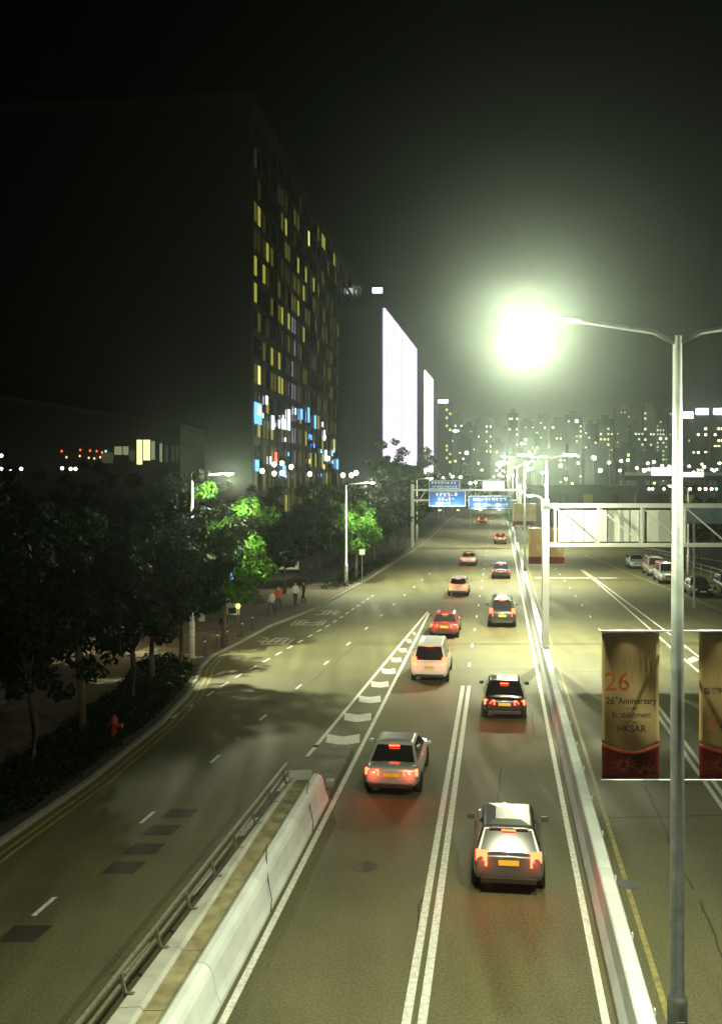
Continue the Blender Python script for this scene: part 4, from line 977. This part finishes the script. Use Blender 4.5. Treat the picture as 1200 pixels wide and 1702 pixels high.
# roadside railing behind parked cars
rl = thing('roadside_railing', 'pale low railing behind the parked cars', 'railing', (0, 0, 0))
for k in range(16):
    y = 70 + 3*k; x = 33.5 + .02*(y-70); MB().box(x, y, .55, .06, .06, 1.1).build('post', 'galvanised', rl)
for z in (1.05, .6): MB().bar((33.5, 70, z), (34.4, 115, z), .05, .05).build('rail', 'galvanised', rl)

# distant skyline
rr = random.Random(99); bx = {}
wcol = {}
for nm, c, s in (('far_a', (1, .85, .42), 3.4), ('far_b', (.6, 1, .55), 2.2), ('far_c', (.45, .9, 1), 3.0), ('far_d', (1, 1, .9), 7.5)): emit(nm, c, s)
def far_tower(u, vt, wpx, Y, label, grp, dens=.22, blue=False):
    x = (u - 600)/1655*Y; wd = wpx*Y/1655; ht = 10 + (790 - vt)*Y/1655
    t = thing('apartment_tower', label, 'building', (x, Y, 0), 0, grp)
    MB().box(0, wd*.35, ht/2, wd, wd*.7, ht).build('wall', 'far_wall', t)
    MB().box(0, wd*.35, ht + 1.2, wd*.45, wd*.3, 2.4).build('roof_plant', 'far_wall', t)
    fl = 3.1; nc = max(4, int(wd/2.6)); ms = {k: MB() for k in ('far_a', 'far_b', 'far_c', 'far_d')}
    for c in range(nc):
        col_on = rr.random() < .12
        for f in range(2, int(ht/fl)):
            if rr.random() < (dens*2.4 if col_on else dens*.8):
                m = rr.choices(('far_a', 'far_b', 'far_c', 'far_d'), (5, 4, 1.2, .9))[0]
                ms[m].box(-wd/2 + wd*(c + .5)/nc, -.05, f*fl, rr.uniform(.7, 1.2) if m != 'far_d' else 1.7, .1, rr.uniform(.8, 1.3) if m != 'far_d' else 1.6)
    for k, b_ in ms.items():
        if b_.f: o = b_.build('lit_windows', k, t); o['kind'] = 'stuff'
    return t
ORD = ['first', 'second', 'third', 'fourth', 'fifth', 'sixth', 'seventh', 'eighth', 'ninth', 'tenth', 'eleventh', 'twelfth', 'thirteenth', 'fourteenth', 'fifteenth', 'sixteenth', 'seventeenth', 'eighteenth', 'nineteenth', 'twentieth', 'twenty-first', 'twenty-second', 'twenty-third', 'twenty-fourth', 'twenty-fifth', 'twenty-sixth', 'twenty-seventh', 'twenty-eighth', 'twenty-ninth', 'thirtieth']; nft = nlb = 0
FL = '%s distant skyline tower with lit windows, counting from the narrow screen'; FG = 'distant towers on the skyline'
u = 748
while u < 1215:
    wpx = rr.uniform(17, 30); vt = rr.uniform(672, 712) if u < 1110 else rr.uniform(676, 700)
    if u < 775: vt = rr.uniform(690, 715)
    far_tower(u + wpx/2, vt, wpx*.9, rr.uniform(560, 760), FL % ORD[nft], FG, .3); nft += 1; u += wpx*rr.uniform(.85, 1.05)
u = 760
while u < 1210:
    wpx = rr.uniform(20, 44); far_tower(u + wpx/2, rr.uniform(725, 760), wpx*.9, rr.uniform(400, 520), '%s lower distant block in front of the skyline towers, from the left' % ORD[nlb], 'lower distant blocks', .18); nlb += 1; u += wpx*rr.uniform(1.0, 1.5)
for (u, vt, wd) in ((1143, 690, 16), (1166, 684, 20), (1194, 684, 18)):
    x = (u-600)/1655*540; t = thing('rooftop_sign_tower', {1143: 'distant tower with a white lit roof sign beside the lamp pole', 1166: 'distant tower with the middle of three white lit roof signs', 1194: 'distant tower with the white lit roof sign at the right edge'}[u], 'building', (x, 540, 0))
    z = 10 + (790-vt)*540/1655; MB().box(0, 4, (z-3)/2, wd*.4, 8, z - 3).build('wall', 'far_wall', t); MB().box(0, -.3, z, wd*.33, .4, 3.4).build('lit_roof_sign', 'far_d', t)
    b = MB()
    for c in range(3):
        for f in range(3, int(z/3.2)-1):
            if rr.random() < .3: b.box(-2 + 2*c, -.05, f*3.2, 1.3, .1, 1.3)
    b.build('lit_windows', 'far_a', t)['kind'] = 'stuff'
# distant lamps
DL = [(830, 789, 210), (852, 790, 230), (883, 779, 190), (901, 786, 240), (940, 796, 200), (765, 793, 240), (752, 792, 260), (737, 794, 230), (782, 803, 190), (790, 802, 200), (728, 794, 220),
      (985, 760, 300), (1012, 769, 320), (1032, 766, 300), (1043, 765, 310), (1058, 778, 280), (1076, 770, 300), (1086, 768, 290), (1078, 780, 300), (1100, 774, 320), (1112, 775, 300), (1030, 782, 260), (1145, 775, 300), (1152, 785, 260), (1170, 776, 310), (1186, 782, 280), (1195, 770, 300), (866, 818, 150), (1180, 790, 270)]
hm = None
for (u, v, y) in DL:
    z = 10 + (790 - v)*y/1655; t = thing('distant_lamp', 'tiny bright lamp among the distant lights beyond the road', 'lamp', ((u-600)/1655*y, y, 0), 0, 'distant lamps beyond the road')
    MB().tube([(0, 0, 0), (0, 0, z - .1)], .07, 6).build('post', 'galvanised', t); s = .34*(y/250)
    MB().lathe([(.1*s, z - s*.9), (s*.8, z - s*.55), (s, z), (s*.8, z + s*.5), (.1*s, z + s*.8)], n=10).build('globe', 'lamp_lens_far', t, smooth=True)

# ------------------------------------------------------------------ hazy volume added to imitate lens glow round the lamps
m = bpy.data.materials.new('glow_haze'); m.use_nodes = True; n = m.node_tree.nodes; n.remove(n['Principled BSDF'])
pvn = n.new('ShaderNodeVolumePrincipled'); pvn.inputs['Color'].default_value = (.82, .98, 1.0, 1); pvn.inputs['Density'].default_value = HAZE; pvn.inputs['Anisotropy'].default_value = 0.93
m.node_tree.links.new(pvn.outputs[0], n['Material Output'].inputs['Volume']); M['glow_haze'] = m
hz_ = MB().box(0, 970, 49, 3020, 2070, 100.5).build('glow_haze', 'glow_haze'); hz_['kind'] = 'stuff'; hz_['label'] = 'thin hazy volume added to imitate the lens glow round the street lamps'; hz_['category'] = 'glow_haze'
